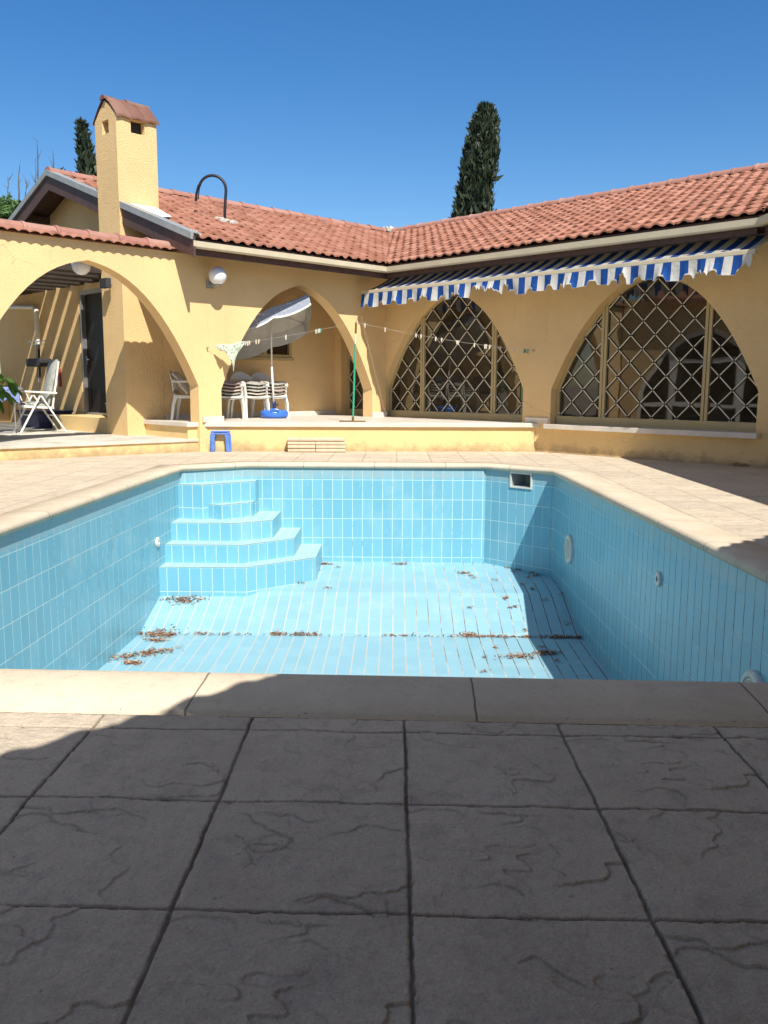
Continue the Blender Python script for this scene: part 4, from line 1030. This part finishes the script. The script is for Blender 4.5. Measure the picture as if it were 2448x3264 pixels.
tub = thing('storage_tub', 'low dark blue plastic tub by the door step', 'tub', AB(7.3, 17.2, .21))
mb = MB(); mb.prism([AB(a, b, .21) for a, b in ((7.0, 16.78), (7.6, 16.78), (7.6, 17.7), (7.0, 17.7))], [AB(a, b, .52) for a, b in ((6.95, 16.73), (7.65, 16.73), (7.65, 17.75), (6.95, 17.75))]); mb.build('body', 'navy', tub, bevel=.02)
mb = MB(); abbox(mb, 6.93, 7.67, 16.71, 17.77, .52, .555); mb.build('lid', 'navy', tub, bevel=.012)
bk_ = thing('bucket', 'small white bucket on the door step beside the chimney column', 'bucket', AB(7.45, 14.62, .485))
mb = MB(); mb.lathe([(.10, 0), (.125, .24), (.135, .245), (.135, .26), (.118, .26), (.095, .02), (.001, .02)], AB(7.45, 14.62, .487), 20); mb.build('body', 'plastic', bk_, smooth=False)
mb = MB(); mb.tube([AB(7.45+.13*math.cos(t), 14.62, .73-.13*math.sin(t)) for t in [PI*i/10 for i in range(11)]], .004, 5); mb.build('handle', 'galv', bk_)

# folding recliner -------------------------------------------------- local frame: +X forward, +Y its left
rc = thing('folding_recliner', 'white folding garden recliner with a grey cushion on the terrace', 'garden chair', (-6.47, 15.74, .21), PI+.62)
def loc_build(mb, name, mat, parent, **kw): return mb.build(name, mat, parent, world=False, **kw)
for sy in (-.30, .30):
    mb = MB(); mb.bar((.04, sy, .66), (.40, sy*1.0, .01), .025, .045, (0, 1, 0)); loc_build(mb, 'front_leg', 'whitemetal', rc)
    mb = MB(); mb.bar((.02, sy*.93, .66), (-.38, sy*.93, .01), .025, .045, (0, 1, 0)); loc_build(mb, 'rear_leg', 'whitemetal', rc)
    mb = MB(); mb.bar((.30, sy*1.03, .735), (-.25, sy*1.03, .705), .05, .032); mb.bar((.28, sy, .72), (.22, sy, .56), .02, .03, (0, 1, 0)); loc_build(mb, 'armrest', 'whitemetal', rc, bevel=.006)
mb = MB()
for sy in (-.255, .255): mb.bar((.29, sy, .47), (-.20, sy, .44), .025, .04); mb.bar((-.17, sy, .42), (-.32, sy, 1.27), .03, .025, (0, 1, 0))
mb.bar((.29, -.25, .47), (.29, .25, .47), .03, .04); mb.bar((-.315, -.25, 1.26), (-.315, .25, 1.26), .025, .03); mb.bar((.22, -.3, .31), (.22, .3, .31), .018, .018); mb.bar((-.2, -.28, .3), (-.2, .28, .3), .018, .018)
loc_build(mb, 'frame', 'whitemetal', rc)
def cushion(path, hw, th, puff=.02, ns=6):
    mb = MB(); P = [Vector(p) for p in path]; rows = []
    for k, p in enumerate(P):
        t = (P[min(k+1, len(P)-1)]-P[max(k-1, 0)]).normalized(); nrm = Vector((-t.z, 0, t.x)); nrm = -nrm if nrm.z < 0 and abs(nrm.z) > .2 else nrm
        if abs(nrm.z) <= .2 and nrm.x < 0: nrm = -nrm
        end = 0 if k in (0, len(P)-1) else 1; row = []
        for j in range(ns+1):
            u = -1+2*j/ns; row.append(p+Vector((0, u*hw, 0))+nrm*(th*.35+end*(th*.65)*(1-abs(u)**4)+random.uniform(-.004, .004)))
        for j in range(ns+1):
            u = 1-2*j/ns; row.append(p+Vector((0, u*hw, 0))-nrm*.002)
        rows.append(row)
    mb.grid(rows, close_v=True); return mb
pth = [(.29, 0, .50), (.15, 0, .49), (0, 0, .475), (-.12, 0, .47)]
loc_build(cushion(pth, .25, .07), 'seat_cushion', 'cushion', rc, smooth=True)
pth = [(-.13+(-.19)*t, 0, .50+.80*t) for t in [i/9 for i in range(10)]]
loc_build(cushion(pth, .25, .075), 'back_cushion', 'cushion', rc, smooth=True)
# small table with a draped cloth
ft = thing('side_table', 'small side table with thin bent steel legs left of the folding recliner', 'table', (-6.91, 15.30, .21), .2)
for sy in (-.20, .20):
    mb = MB(); mb.tube([(-.24, sy, .76), (-.25, sy, .10), (-.20, sy, .015), (.16, sy, .015), (.22, sy, .10), (.22, sy, .76)], .012, 8); loc_build(mb, 'leg_frame', 'galv', ft)
mb = MB(); mb.box((0, 0, .78), (.56, .50, .03)); loc_build(mb, 'table_top', 'plastic', ft, bevel=.01)
mb = MB(); rows = []
for i in range(19):
    u = i/18; row = []
    for j in range(15):
        v = j/14; x_ = -.21+.42*v+.03*u*(v-.4); s_ = u*.62; wv = .018*math.sin(8*v+1)+.010*math.sin(19*v)
        if s_ < .26: y_, z_ = .26-s_, .004+.003*math.sin(9*v+5*u)
        else:
            f_ = s_-.26; y_, z_ = -.012-wv*min(1, f_*7)-.02*min(1, f_*8), -f_*(.78+.22*math.cos(4.5*v+.4))
        row.append((x_, y_, z_))
    rows.append(row)
mb.grid(rows); cl = mb.build('draped_cloth', 'check', None, smooth=True, recalc=False); cl.location = (-6.76, 15.09, 1.012); cl.rotation_euler = (0, 0, .2)
sm = cl.modifiers.new('thick', 'SOLIDIFY'); sm.thickness = .006; sm.offset = 1
setp(cl, 'blue checked cloth draped over the side table beside the recliner', 'cloth')

# ================================================================== VERANDA FURNITURE
def armchair(loc, rz, label, first=[None]):
    if first[0] is not None:
        t = first[0].copy(); COL.objects.link(t); t.location = loc; t.rotation_euler = (0, 0, rz); t['label'] = label
        for ch in list(first[0].children):
            c = ch.copy(); COL.objects.link(c); c.parent = t
        return t
    t = thing('plastic_armchair', label, 'chair', loc, rz, 'white plastic armchairs on the veranda'); first[0] = t
    mb = MB(); NX, NY = 7, 8; top = []; bot = []
    for i in range(NX+1):
        x = -.22+.46*i/NX; top.append([(x, -.235+.47*j/NY, .43-.018*math.sin(PI*j/NY)-.012*math.sin(PI*i/NX)-(.02 if i == NX else 0)) for j in range(NY+1)])
    mb.grid(top); mb.grid([[(p[0], p[1], p[2]-.022-(.02 if k in (0, NX) else 0)) for p in row] for k, row in enumerate(top)])
    for a, b in zip(top[-1], top[-1][1:]): mb.face([a, b, (b[0], b[1], .375), (a[0], a[1], .375)])
    for side in (0, -1):
        for r0, r1 in zip(top, top[1:]): a, b = r0[side], r1[side]; mb.face([a, b, (b[0], b[1], .37), (a[0], a[1], .37)])
    loc_build(mb, 'seat', 'plastic', t, smooth=False, recalc=False)
    for sx, sy in ((1, 1), (1, -1), (-1, 1), (-1, -1)):
        mb = MB(); x0, x1 = (.20, .245) if sx > 0 else (-.20, -.275); y0, y1 = sy*.235, sy*(.27 if sx > 0 else .255)
        zt_ = .66 if sx > 0 else .45
        if sx > 0: rows = [[(.255, y1, 0), (.245, y1, .25), (.215, y0+sy*.01, .42), (.195, sy*.262, .62)], [(.215, y1-sy*.0, 0), (.19, y1, .25), (.13, y0+sy*.01, .40), (.15, sy*.262, .63)]]
        else: rows = [[(-.285, y1, 0), (-.255, y1, .25), (-.215, y0+sy*.01, .44)], [(-.245, y1, 0), (-.205, y1, .25), (-.15, y0+sy*.01, .41)]]
        a, b = rows; a2, b2 = [(x, y-sy*.04, z) for x, y, z in a], [(x, y-sy*.04, z) for x, y, z in b]
        mb.grid([a, b, b2, a2], close_u=True); loc_build(mb, 'leg', 'plastic', t)
    for sy in (-1, 1):
        mb = MB(); arc_ = [(.215, sy*.262, .60), (.20, sy*.266, .645), (.13, sy*.27, .665), (0, sy*.275, .668), (-.14, sy*.272, .665), (-.25, sy*.25, .67)]
        rows = [[Vector(p)+Vector((0, sy*.022, .0)), Vector(p)+Vector((0, -sy*.026, .006)), Vector(p)+Vector((0, -sy*.026, -.016)), Vector(p)+Vector((0, sy*.022, -.03))] for p in arc_]
        mb.grid(rows, close_v=True); loc_build(mb, 'arm', 'plastic', t)
    mb = MB(); NV = 12
    def bp(u, z, d=0): w = .24-.02*max(0, (z-.45)/.4)**2; return (-.20-.16*(z-.40)-.045*(1-u*u)+d, u*w, z)
    def topz(u): return .84-.10*abs(u)**2.2
    for zs0, zs1 in ((.44, .52), (.70, 9)):
        g_ = [[bp(-1+2*j/NV, zs0+(min(topz(-1+2*j/NV), zs1)-zs0)*i/3) for j in range(NV+1)] for i in range(4)]
        mb.grid(g_); mb.grid([[(p[0]-.014, p[1], p[2]) for p in r] for r in g_]); mb.grid([g_[-1], [(p[0]-.014, p[1], p[2]) for p in g_[-1]]])
    for k in range(7):
        u = -.93+1.86*k/6; mb.bar(bp(u, .50), bp(u, .73), .02 if 0 < k < 6 else .035, .014, (1, 0, 0))
    loc_build(mb, 'backrest', 'plastic', t, recalc=False)
    return t
FACE_B = math.atan2(-1, 1)      # facing -b: towards the pool
chairs = [armchair(AB(8.78, 13.06, .476), FACE_B, 'white plastic armchair nearest the left pier, half hidden by the arch'),
          armchair(AB(9.33, 13.06, .476), FACE_B, 'white plastic armchair in the middle of the row of three'),
          armchair(AB(9.86, 13.18, .476), FACE_B, 'white plastic armchair at the right end of the row, behind the parasol pole'),
          armchair(AB(8.12, 13.14, .476), .05, 'white plastic armchair with a cream pillow seen through the left arch')]
def pad(c, rz, size, th, mat, tilt=0, name='seat_cushion'):
    mb = MB(); nx, ny = 8, 8; rows = []
    f_ = lambda u: (1-abs(u)**6)
    top = [[Vector((size[0]*.5*u, size[1]*.5*v, th*.5*(.25+.75*f_(u)*f_(v))+random.uniform(-.003, .003)+.012*math.sin(5*u+3*v))) for v in [-1+2*j/ny for j in range(ny+1)]] for u in [-1+2*i/nx for i in range(nx+1)]]
    botm = [[Vector((p.x, p.y, p.z-th*.5*(.5+1.0*f_(p.x*2/size[0])*f_(p.y*2/size[1])))) for p in r] for r in top]
    mb.grid(top); mb.grid(botm)
    ed = [top[0][j] for j in range(ny+1)]+[top[i][ny] for i in range(1, nx+1)]+[top[nx][j] for j in range(ny-1, -1, -1)]+[top[i][0] for i in range(nx-1, 0, -1)]
    eb = [botm[0][j] for j in range(ny+1)]+[botm[i][ny] for i in range(1, nx+1)]+[botm[nx][j] for j in range(ny-1, -1, -1)]+[botm[i][0] for i in range(nx-1, 0, -1)]
    mb.grid([ed, eb], close_v=True)
    o = mb.build(name, mat, None, smooth=True); o.location = c; o.rotation_euler = (0, tilt, rz); return o
ordn = ['lowest', 'second lowest', 'third from the bottom', 'topmost']
where = [('on the armchair beside the left pier', 8.78, ['cushgrey', 'pillow', 'cushpink', 'cushpink']), ('on the middle armchair of the row', 9.33, ['pillow', 'cushgrey', 'cushgrey', 'cushgrey']), ('on the armchair behind the parasol pole', 9.86, ['pillow', 'cushpink', 'cushgrey', 'cushgrey'])]
cname = {'cushgrey': 'grey patterned', 'pillow': 'cream', 'cushpink': 'faded pink'}
for wtxt, a_, mats_ in where:
    for k, m_ in enumerate(mats_):
        o = pad(AB(a_+random.uniform(-.015, .015), (13.16 if a_ > 9.7 else 13.04)+random.uniform(-.02, .02)-(.02 if k else 0), .476+.445+.058*k), FACE_B+random.uniform(-.05, .05), (.45, .43), .064, m_)
        setp(o, f'{cname[m_]} seat cushion, {ordn[k]} {wtxt}', 'cushion', 'seat cushions stacked on the armchairs')
o = pad(AB(8.01, 13.19, .476+.62), .05, (.44, .42), .13, 'pillow', tilt=1.0, name='pillow'); setp(o, 'plump cream pillow leaning in the armchair seen through the left arch', 'pillow')

# parasol --------------------------------------------------------------
BX, BY = -2.21, 15.95
par = thing('parasol', 'tilted faded blue floral parasol with grey lining on a round blue base', 'parasol', (BX, BY, .476))
mb = MB(); mb.lathe([(.20, 0), (.245, .02), (.255, .06), (.255, .10), (.235, .135), (.16, .15), (.06, .155), (.05, .17), (.001, .17)], (BX, BY, .476), 32); pbase = mb.build('base', 'bluep', par, smooth=True)
mb = MB(); mb.tube([(BX, BY, .63), (BX, BY, .78)], .034, 14); mb.box((BX+.05, BY-.01, .72), (.06, .03, .03)); mb.build('socket', 'navy', pbase)
mb = MB(); mb.tube([(BX-.03, BY-.237, .60), (BX-.02, BY-.255, .605), (BX-.02, BY-.255, .64), (BX+.06, BY-.255, .645), (BX+.11, BY-.25, .635), (BX+.11, BY-.25, .60)], .014, 8); mb.build('handle', 'bluep', pbase)
top_ = Vector((-2.21, 15.72, 2.20))
mb = MB(); mb.tube([(BX, BY, .63), (BX-.02, BY-.10, 1.42)], .019, 12); mb.build('pole', 'plastic', par, smooth=True)
mb = MB(); mb.tube([(BX-.02, BY-.10, 1.40), top_+Vector((0, 0, .12))], .0155, 12); mb.build('upper_pole', 'plastic', par, smooth=True)
E1 = Vector((.93, .30, .37)).normalized(); E2 = Vector((-.30, .90, -.40)); E2 = (E2-E1*E2.dot(E1)).normalized(); E3 = E1.cross(E2)
if E3.z < 0: E3 = -E3
HS, HS2 = .68, .60
cen = top_+E3*.0
def can(u, v, d=0):   # four-sided canopy with sagging panels between eight ribs
    m_ = max(abs(u), abs(v)); ang = math.atan2(v, u)
    return cen+E1*(u*HS)+E2*(v*HS2)+E3*(.20*(1-m_**1.25)-.02*m_*abs(math.sin(4*ang))+d)
mb = MB(); ng = 20; top = [[can(-1+2*i/ng, -1+2*j/ng) for j in range(ng+1)] for i in range(ng+1)]
mb.grid(top, mi=0); mb.grid([[p-E3*.006 for p in r] for r in top], mi=1)
canopy = mb.build('canopy', ['floral', 'canopyin'], par, recalc=False)
mb = MB(); mt = MB(); per = [(-1+2*i/24, -1) for i in range(24)]+[(1, -1+2*i/24) for i in range(24)]+[(1-2*i/24, 1) for i in range(24)]+[(-1, 1-2*i/24) for i in range(24)]
r0, r1, r2 = [], [], []
for k, (u, v) in enumerate(per):
    p = can(u, v); o_ = (E1*u+E2*v).normalized(); f_ = (k % 12)/12; sc = abs(math.sin(PI*f_))**.6
    h = .205+.035*sc; dn = (Vector((0, 0, -1))*.75-E3*.25).normalized()
    r0.append(p); r1.append(p+dn*(h-.035)+o_*.03); r2.append(p+dn*h+o_*.042)
mb.grid([r0, r1], close_v=True); mb.grid([[q-(E1*u+E2*v).normalized()*.006 for q, (u, v) in zip(r_, per)] for r_ in (r0, r2)], close_v=True, mi=1)
mb.build('valance', ['floral', 'canopyin'], canopy, recalc=False)
mt.grid([r1, r2], close_v=True); mt.build('valance_trim', 'trim', canopy, recalc=False)
for u, v in ((1, 1), (1, -1), (-1, 1), (-1, -1), (0, 1), (0, -1), (1, 0), (-1, 0)):
    mb = MB(); mb.tube([can(u*t, v*t, -.018) for t in (.03, .35, .7, .98)], .004, 5); mb.build('rib', 'galv', par)
# blue stools ---------------------------------------------------------
def stool(loc, label, wid, dep, hgt, first):
    t = thing('plastic_stool', label, 'stool', loc, .03, 'nested blue stools')
    mb = MB(); mb.box((0, 0, hgt-.012), (wid-.03, dep, .024)); loc_build(mb, 'seat', 'bluel', t, bevel=.008)
    for sx in (-1, 1):
        mb = MB(); x = sx*wid/2
        a = [(x-sx*.05, hgt-.02), (x-sx*.012, hgt-.03), (x, hgt-.07), (x+sx*.008, .0), (x-sx*.045, .0), (x-sx*.055, hgt-.07), (x-sx*.07, hgt-.045)]
        mb.prism([(p[0], -dep/2, p[1]) for p in a], [(p[0], dep/2, p[1]) for p in a]); loc_build(mb, 'leg_panel', 'bluel', t, bevel=.006)
    return t
stool((-2.835, 14.17-.02, .003), 'outer blue plastic stool of the nested pair below the veranda ledge', .335, .20, .335, True)
t_ = stool((-2.828, 14.16-.075, .003), 'inner blue plastic stool nested under the other one', .285, .20, .302, False)
# stone slabs ---------------------------------------------------------
def slab_stone(x0, x1, z, lab):
    yb = 14.02+.02*(x0+1.3); mb = MB(); L = x1-x0; d = .30
    prof_ = [(-d/2+.012, -.026), (-d/2, -.014), (-d/2, .012), (-d/2+.014, .027), (d/2, .027), (d/2, -.026)]
    mb.prism([(-L/2, y, z_) for y, z_ in prof_], [(L/2, y, z_) for y, z_ in prof_]); o = mb.build('stone_slab', 'stone', None)
    o.location = ((x0+x1)/2+random.uniform(-.006, .006), yb+.12+random.uniform(-.008, .008), z); o.rotation_euler = (0, 0, .03+random.uniform(-.01, .01)); setp(o, lab, 'slab', 'coping slabs stacked against the plinth', 'thing')
for k, nm in enumerate(('bottom', 'second', 'third')):
    slab_stone(-1.73, -1.285, .030+.058*k, f'{nm} slab of the left half of the stack of stone slabs'); slab_stone(-1.275, -.80, .030+.058*k, f'{nm} slab of the right half of the stack of stone slabs')
slab_stone(-1.735, -.805, .030+.058*3+.003, 'long stone slab lying across the top of the stack')

# clothes prop, line, pegs ---------------------------------------------
PT, PBM = Vector((-.64, 14.505, 2.11)), Vector((-.69, 14.50, .50))
prop_ = thing('clothes_prop', 'thin green pole with a flat brush foot propping up the clothes line', 'pole', (-.69, 14.50, .476))
L_ = lambda t: PBM+(PT-PBM)*t
mb = MB(); mb.tube([L_(.0), L_(.78)], .016, 10); mb.build('lower_tube', 'green', prop_)
mb = MB(); mb.tube([L_(.78), L_(.885)], .012, 10); mb.build('upper_tube', 'plastic', prop_)
mb = MB(); mb.tube([L_(.885), L_(.9), L_(.99), L_(1.0)], [.014, .018, .018, .01], 10); mb.build('grip', 'brownb', prop_)
mb = MB(); mb.tube([L_(.99), PT+Vector((-.02, 0, .10))], .003, 5); mb.tube([L_(.99), PT+Vector((.03, 0, .09))], .003, 5); mb.build('fork', 'galv', prop_)
mb = MB(); mb.box((-.70, 14.50, .486), (.44, .07, .018)); mb.tube([(-.69, 14.5, .49), PBM+Vector((0, 0, .06))], .02, 10); mb.build('brush_foot', 'brownb', prop_)
LA, RA = AB(7.82, 12.06, 1.67), AB(11.84, 8.62, 1.66)
def line(p, q, t, sag): v = p+(q-p)*t; return v-Vector((0, 0, sag*4*t*(1-t)))
SAGL, SAGR = .03, .05
cl_ = thing('clothes_line', 'thin cord strung from the left pier over the green pole to the right wall', 'clothes line', LA)
mb = MB(); mb.tube([line(LA, PT, i/12, SAGL) for i in range(13)]+[line(PT, RA, i/16, SAGR) for i in range(1, 17)], .0012, 5); mb.build('cord', 'cord', cl_)
for p, e in ((LA, EB), (RA, EA)):
    mb = MB(); mb.tube([p+e*.05, p-e*.01], .012, 8); mb.build('wall_hook', 'galv', cl_)
segs = [('L', .25, 0), ('L', .262, 0), ('L', .275, 0), ('L', .32, 0), ('L', .338, 0), ('L', .52, 0), ('L', .725, 0), ('L', .735, 1), ('L', .745, 0), ('L', .755, 1),
        ('R', .05, 0), ('R', .165, 0), ('R', .34, 0), ('R', .367, 0), ('R', .451, 0), ('R', .484, 0), ('R', .570, 0), ('R', .578, 0), ('R', .67, 0), ('R', .728, 0), ('R', .737, 0), ('R', .755, 0), ('R', .787, 0), ('R', .816, 0), ('R', .855, 0), ('R', .895, 0), ('R', .944, 0), ('R', .951, 1), ('R', .958, 1), ('R', .972, 1)]
ordw = ['first', 'second', 'third', 'fourth', 'fifth', 'sixth', 'seventh', 'eighth', 'ninth', 'tenth', 'eleventh', 'twelfth', 'thirteenth', 'fourteenth', 'fifteenth', 'sixteenth', 'seventeenth', 'eighteenth', 'nineteenth', 'twentieth']
cnt = {'L': 0, 'R': 0}
for sd, t, gcol in segs:
    p = line(LA, PT, t, SAGL) if sd == 'L' else line(PT, RA, t, SAGR); ln = random.uniform(.062, .078)
    mb = MB(); e = Euler((random.uniform(-.15, .15), random.uniform(-.12, .12), random.uniform(-.6, .6))).to_matrix()
    for s_ in (-1, 1): mb.box(e @ Vector((s_*.006, 0, -ln/2+.02)), (.009, .012, ln), e @ Euler((0, s_*.06, 0)).to_matrix())
    mb.box(e @ Vector((0, 0, -.005)), (.02, .007, .01), e)
    o = mb.build('clothes_peg', 'peggreen' if gcol else 'peg', None); o.location = p
    cnt[sd] += 1; w_ = ordw[cnt[sd]-1]
    setp(o, f"{'green' if gcol else 'pale'} clothes peg, {w_} from the left " + ('on the line left of the green pole' if sd == 'L' else 'on the line right of the green pole'), 'clothes peg', 'clothes pegs on the line')
# rag over the line
mb = MB(); rows = []
for i in range(19):
    u = i/18; t = .045+.20*u; tp_ = line(LA, PT, t, SAGL); d_e = .10+.36*math.exp(-((u-.62)/.20)**2)-.06*(u < .08); row = []
    for j in range(11):
        v = j/10; fold = .028*math.sin(u*21+2.5*v)+.016*math.sin(u*43-3*v)
        row.append(tp_+Vector((-(u-.62)*.36*v*v*(1 if d_e > .2 else .35), -.02-.02*v+fold*(.3+v), .015-d_e*v+.012*math.sin(9*u+7*v))))
    rows.append(row)
mb.grid(rows); rag = mb.build('hanging_cloth', 'rag', None, smooth=True, recalc=False)
sm = rag.modifiers.new('thick', 'SOLIDIFY'); sm.thickness = .008
setp(rag, 'crumpled pale green cloth hanging on the clothes line by the left pier', 'cloth')

# ================================================================== PLANTS
def leaves(mb, pts, size, elong=2.2, droop=0, jit=1.0, out=None):
    for idx, p in enumerate(pts):
        s = size*random.uniform(.6, 1.4); d = Vector((random.gauss(0, 1), random.gauss(0, 1), random.gauss(0, .7)-droop))
        if out is not None: d = d*.7+Vector(out[idx])*1.2
        d.normalize(); w = d.orthogonal().normalized(); w = (Matrix.Rotation(random.random()*PI*2, 3, d) @ w)*s*.5; d = d*s*elong*.5
        mb.face([p-d, p+w*.8-d*.1, p+d, p-w*.8-d*.1])
def cypress(name, x, y, z0, z1, R, n, label, lean=0, top=.12, mat='cypress', size=.16):
    t = thing(name, label, 'tree', (x, y, 0)); H = z1-z0
    mb = MB(); mb.tube([(x, y, 0), (x, y, z0+H*.5), (x+lean*.8, y, z1-.4)], [R*.22, R*.15, .02], 8); mb.build('trunk', 'bark', t)
    mb = MB(); pts, outs = [], []
    def taper(h):
        v = 1.0-(1-top)*max(0, (h-.5)/.5)**1.6
        return v*math.sqrt(max(.02, 1-max(0, (h-.955)/.05)**2)) if h < 1.004 else .1*top
    lob = [(random.random(), random.random()*2*PI, random.uniform(.55, 1.0)) for _ in range(60)]
    for _ in range(n):
        h, a, q = random.choice(lob); h = min(1, max(0, h+random.gauss(0, .055))); a += random.gauss(0, .45)
        prof_ = taper(h)
        r = R*prof_*q*(1-abs(random.gauss(0, .16)))
        pts.append(Vector((x+lean*h+r*math.cos(a), y+r*math.sin(a), z0+H*h))); outs.append((math.cos(a)*.5, math.sin(a)*.5, 1.3))
    for _ in range(n//4):
        h = random.random()**.9; prof_ = taper(h); a = random.random()*2*PI; r = R*.62*prof_*math.sqrt(random.random())
        pts.append(Vector((x+lean*h+r*math.cos(a), y+r*math.sin(a), z0+H*h))); outs.append((0, 0, 1.3))
    leaves(mb, pts, size, 2.4, out=outs); mb.build('crown', mat, t, recalc=False); return t
cypress('cypress_tree', 2.33, 33, 1.2, 10.95, .90, 10000, 'tall dark cypress standing behind the middle of the roof', .86, .55, size=.17)
cypress('cypress_tree', -9.75, 30, 2.0, 9.5, .52, 3200, 'slender ragged cypress behind the chimney', -.66, .16, mat='cypress', size=.19)
def shrub(name, c, rad, n, label, size=.14, mat='shrubleaf', cat='shrub'):
    t = thing(name, label, cat, (c[0], c[1], 0)); mb = MB()
    cl = [Vector(c)+Vector((random.gauss(0, rad[0]*.5), random.gauss(0, rad[1]*.5), random.gauss(0, rad[2]*.5))) for _ in range(16)]
    for q in cl: mb.tube([(c[0], c[1], 0), (Vector((c[0], c[1], c[2]*.5))+q)/2, q], [.05, .03, .01], 5)
    mb.build('stem', 'bark', t); mb = MB(); pts = []
    for _ in range(n):
        q = random.choice(cl); pts.append(q+Vector((random.gauss(0, rad[0]*.22), random.gauss(0, rad[1]*.22), random.gauss(0, rad[2]*.2))))
    leaves(mb, pts, size, 3.0); mb.build('crown', mat, t, recalc=False); return t
shrub('leafy_tree', (-10.75, 24.2, 5.35), (.75, .9, .62), 2600, 'leafy green tree top at the left edge beyond the gable', .085, cat='tree')
shrub('leafy_tree', (-10.75, 28.5, 7.15), (.26, .4, .42), 420, 'small green tree top just above the gable ridge', .13, cat='tree')
shrub('leafy_tree', (-9.95, 28.8, 7.2), (.36, .5, .50), 800, 'bushy green tree top at the foot of the slender cypress', .13, cat='tree')
shrub('garden_shrub', (-10.6, 21.8, 2.2), (.8, .9, .9), 1300, 'green shrub beyond the low garden wall at the left edge', .13)
bt = thing('bare_tree', 'leafless tree with thin upright twigs behind the gable', 'tree', (-11.3, 28, 0)); mb = MB()
for bx, tz, k in ((-11.15, 8.55, 1), (-10.68, 8.25, 1), (-11.75, 7.75, .9), (-12.1, 7.4, .7), (-11.55, 7.2, .6), (-11.25, 7.9, .6)):
    pts = [Vector((-11.3, 28, 4.5)), Vector((bx-.1, 28, 6.0)), Vector((bx-.02, 28, 7.0)), Vector((bx+random.uniform(-.05, .05), 28, tz-.4)), Vector((bx+.03, 28, tz))]
    mb.tube(pts, [.05*k, .035*k, .025*k, .016*k, .005], 5)
    for _ in range(5):
        q = pts[2]+(pts[4]-pts[2])*random.random(); mb.tube([q, q+Vector((random.uniform(-.18, .18), 0, random.uniform(.1, .35)))], [.010, .003], 4)
mb.tube([(-11.3, 28, 0), (-11.3, 28, 4.6)], .12, 8); mb.build('branches', 'bark', bt)
shrub('leafy_tree', (-11.4, 13.0, 2.6), (1.6, 1.6, 1.5), 2600, 'broad green tree at the far left, mirrored in the right window', .22, cat='tree')
# big-leaved potted plant at the left edge
pp = thing('potted_plant', 'potted plant with large drooping green leaves at the left edge of the terrace', 'plant', (-6.66, 13.6, .21))
mb = MB(); mb.lathe([(.16, 0), (.22, .30), (.24, .31), (.24, .36), (.20, .36), (.001, .34)], (-6.66, 13.6, .212), 20); mb.build('pot', 'clay', pp)
mb = MB(); ml = MB()
for _ in range(34):
    a = random.random()*2*PI; hh = random.uniform(.35, .85); rr = random.uniform(.2, .62)
    base = Vector((-6.66, 13.6, .55)); tip = base+Vector((math.cos(a)*rr, math.sin(a)*rr, hh)); mid = (base+tip)/2+Vector((-math.cos(a)*.05, -math.sin(a)*.05, .12))
    mb.tube([base, mid, tip], [.010, .008, .005], 5)
    for t in (1.0, .75, .5):
        q = base+(tip-base)*t if t < 1 else tip; aa = a+random.uniform(-1.2, 1.2); s = random.uniform(.16, .27); d = Vector((math.cos(aa), math.sin(aa), random.uniform(-1.1, -.2))).normalized(); w = d.cross(Vector((0, 0, 1))).normalized(); nn = w.cross(d)
        rws = []
        for i in range(6):
            tt = i/5; wd = s*.34*math.sin(PI*(tt*.92+.04))**.8; c_ = q+d*(s*tt)+Vector((0, 0, -s*.35*tt*tt)); rws.append([c_-w*wd+nn*wd*.35, c_, c_+w*wd+nn*wd*.35])
        ml.grid(rws, r=random.random())
mb.build('stem', 'potleaf', pp); ml.build('leaves', 'potleaf', pp, smooth=True, recalc=False)
# a few dry leaves against the wall at the right
mb = MB()
for _ in range(60): flake(random.gauss(4.78, .06), random.gauss(11.95, .04), .012+abs(random.gauss(0, .02)), .03)
setp(mb.build('dry_leaf_heap', 'deadleaf', None, recalc=False), kind='stuff')
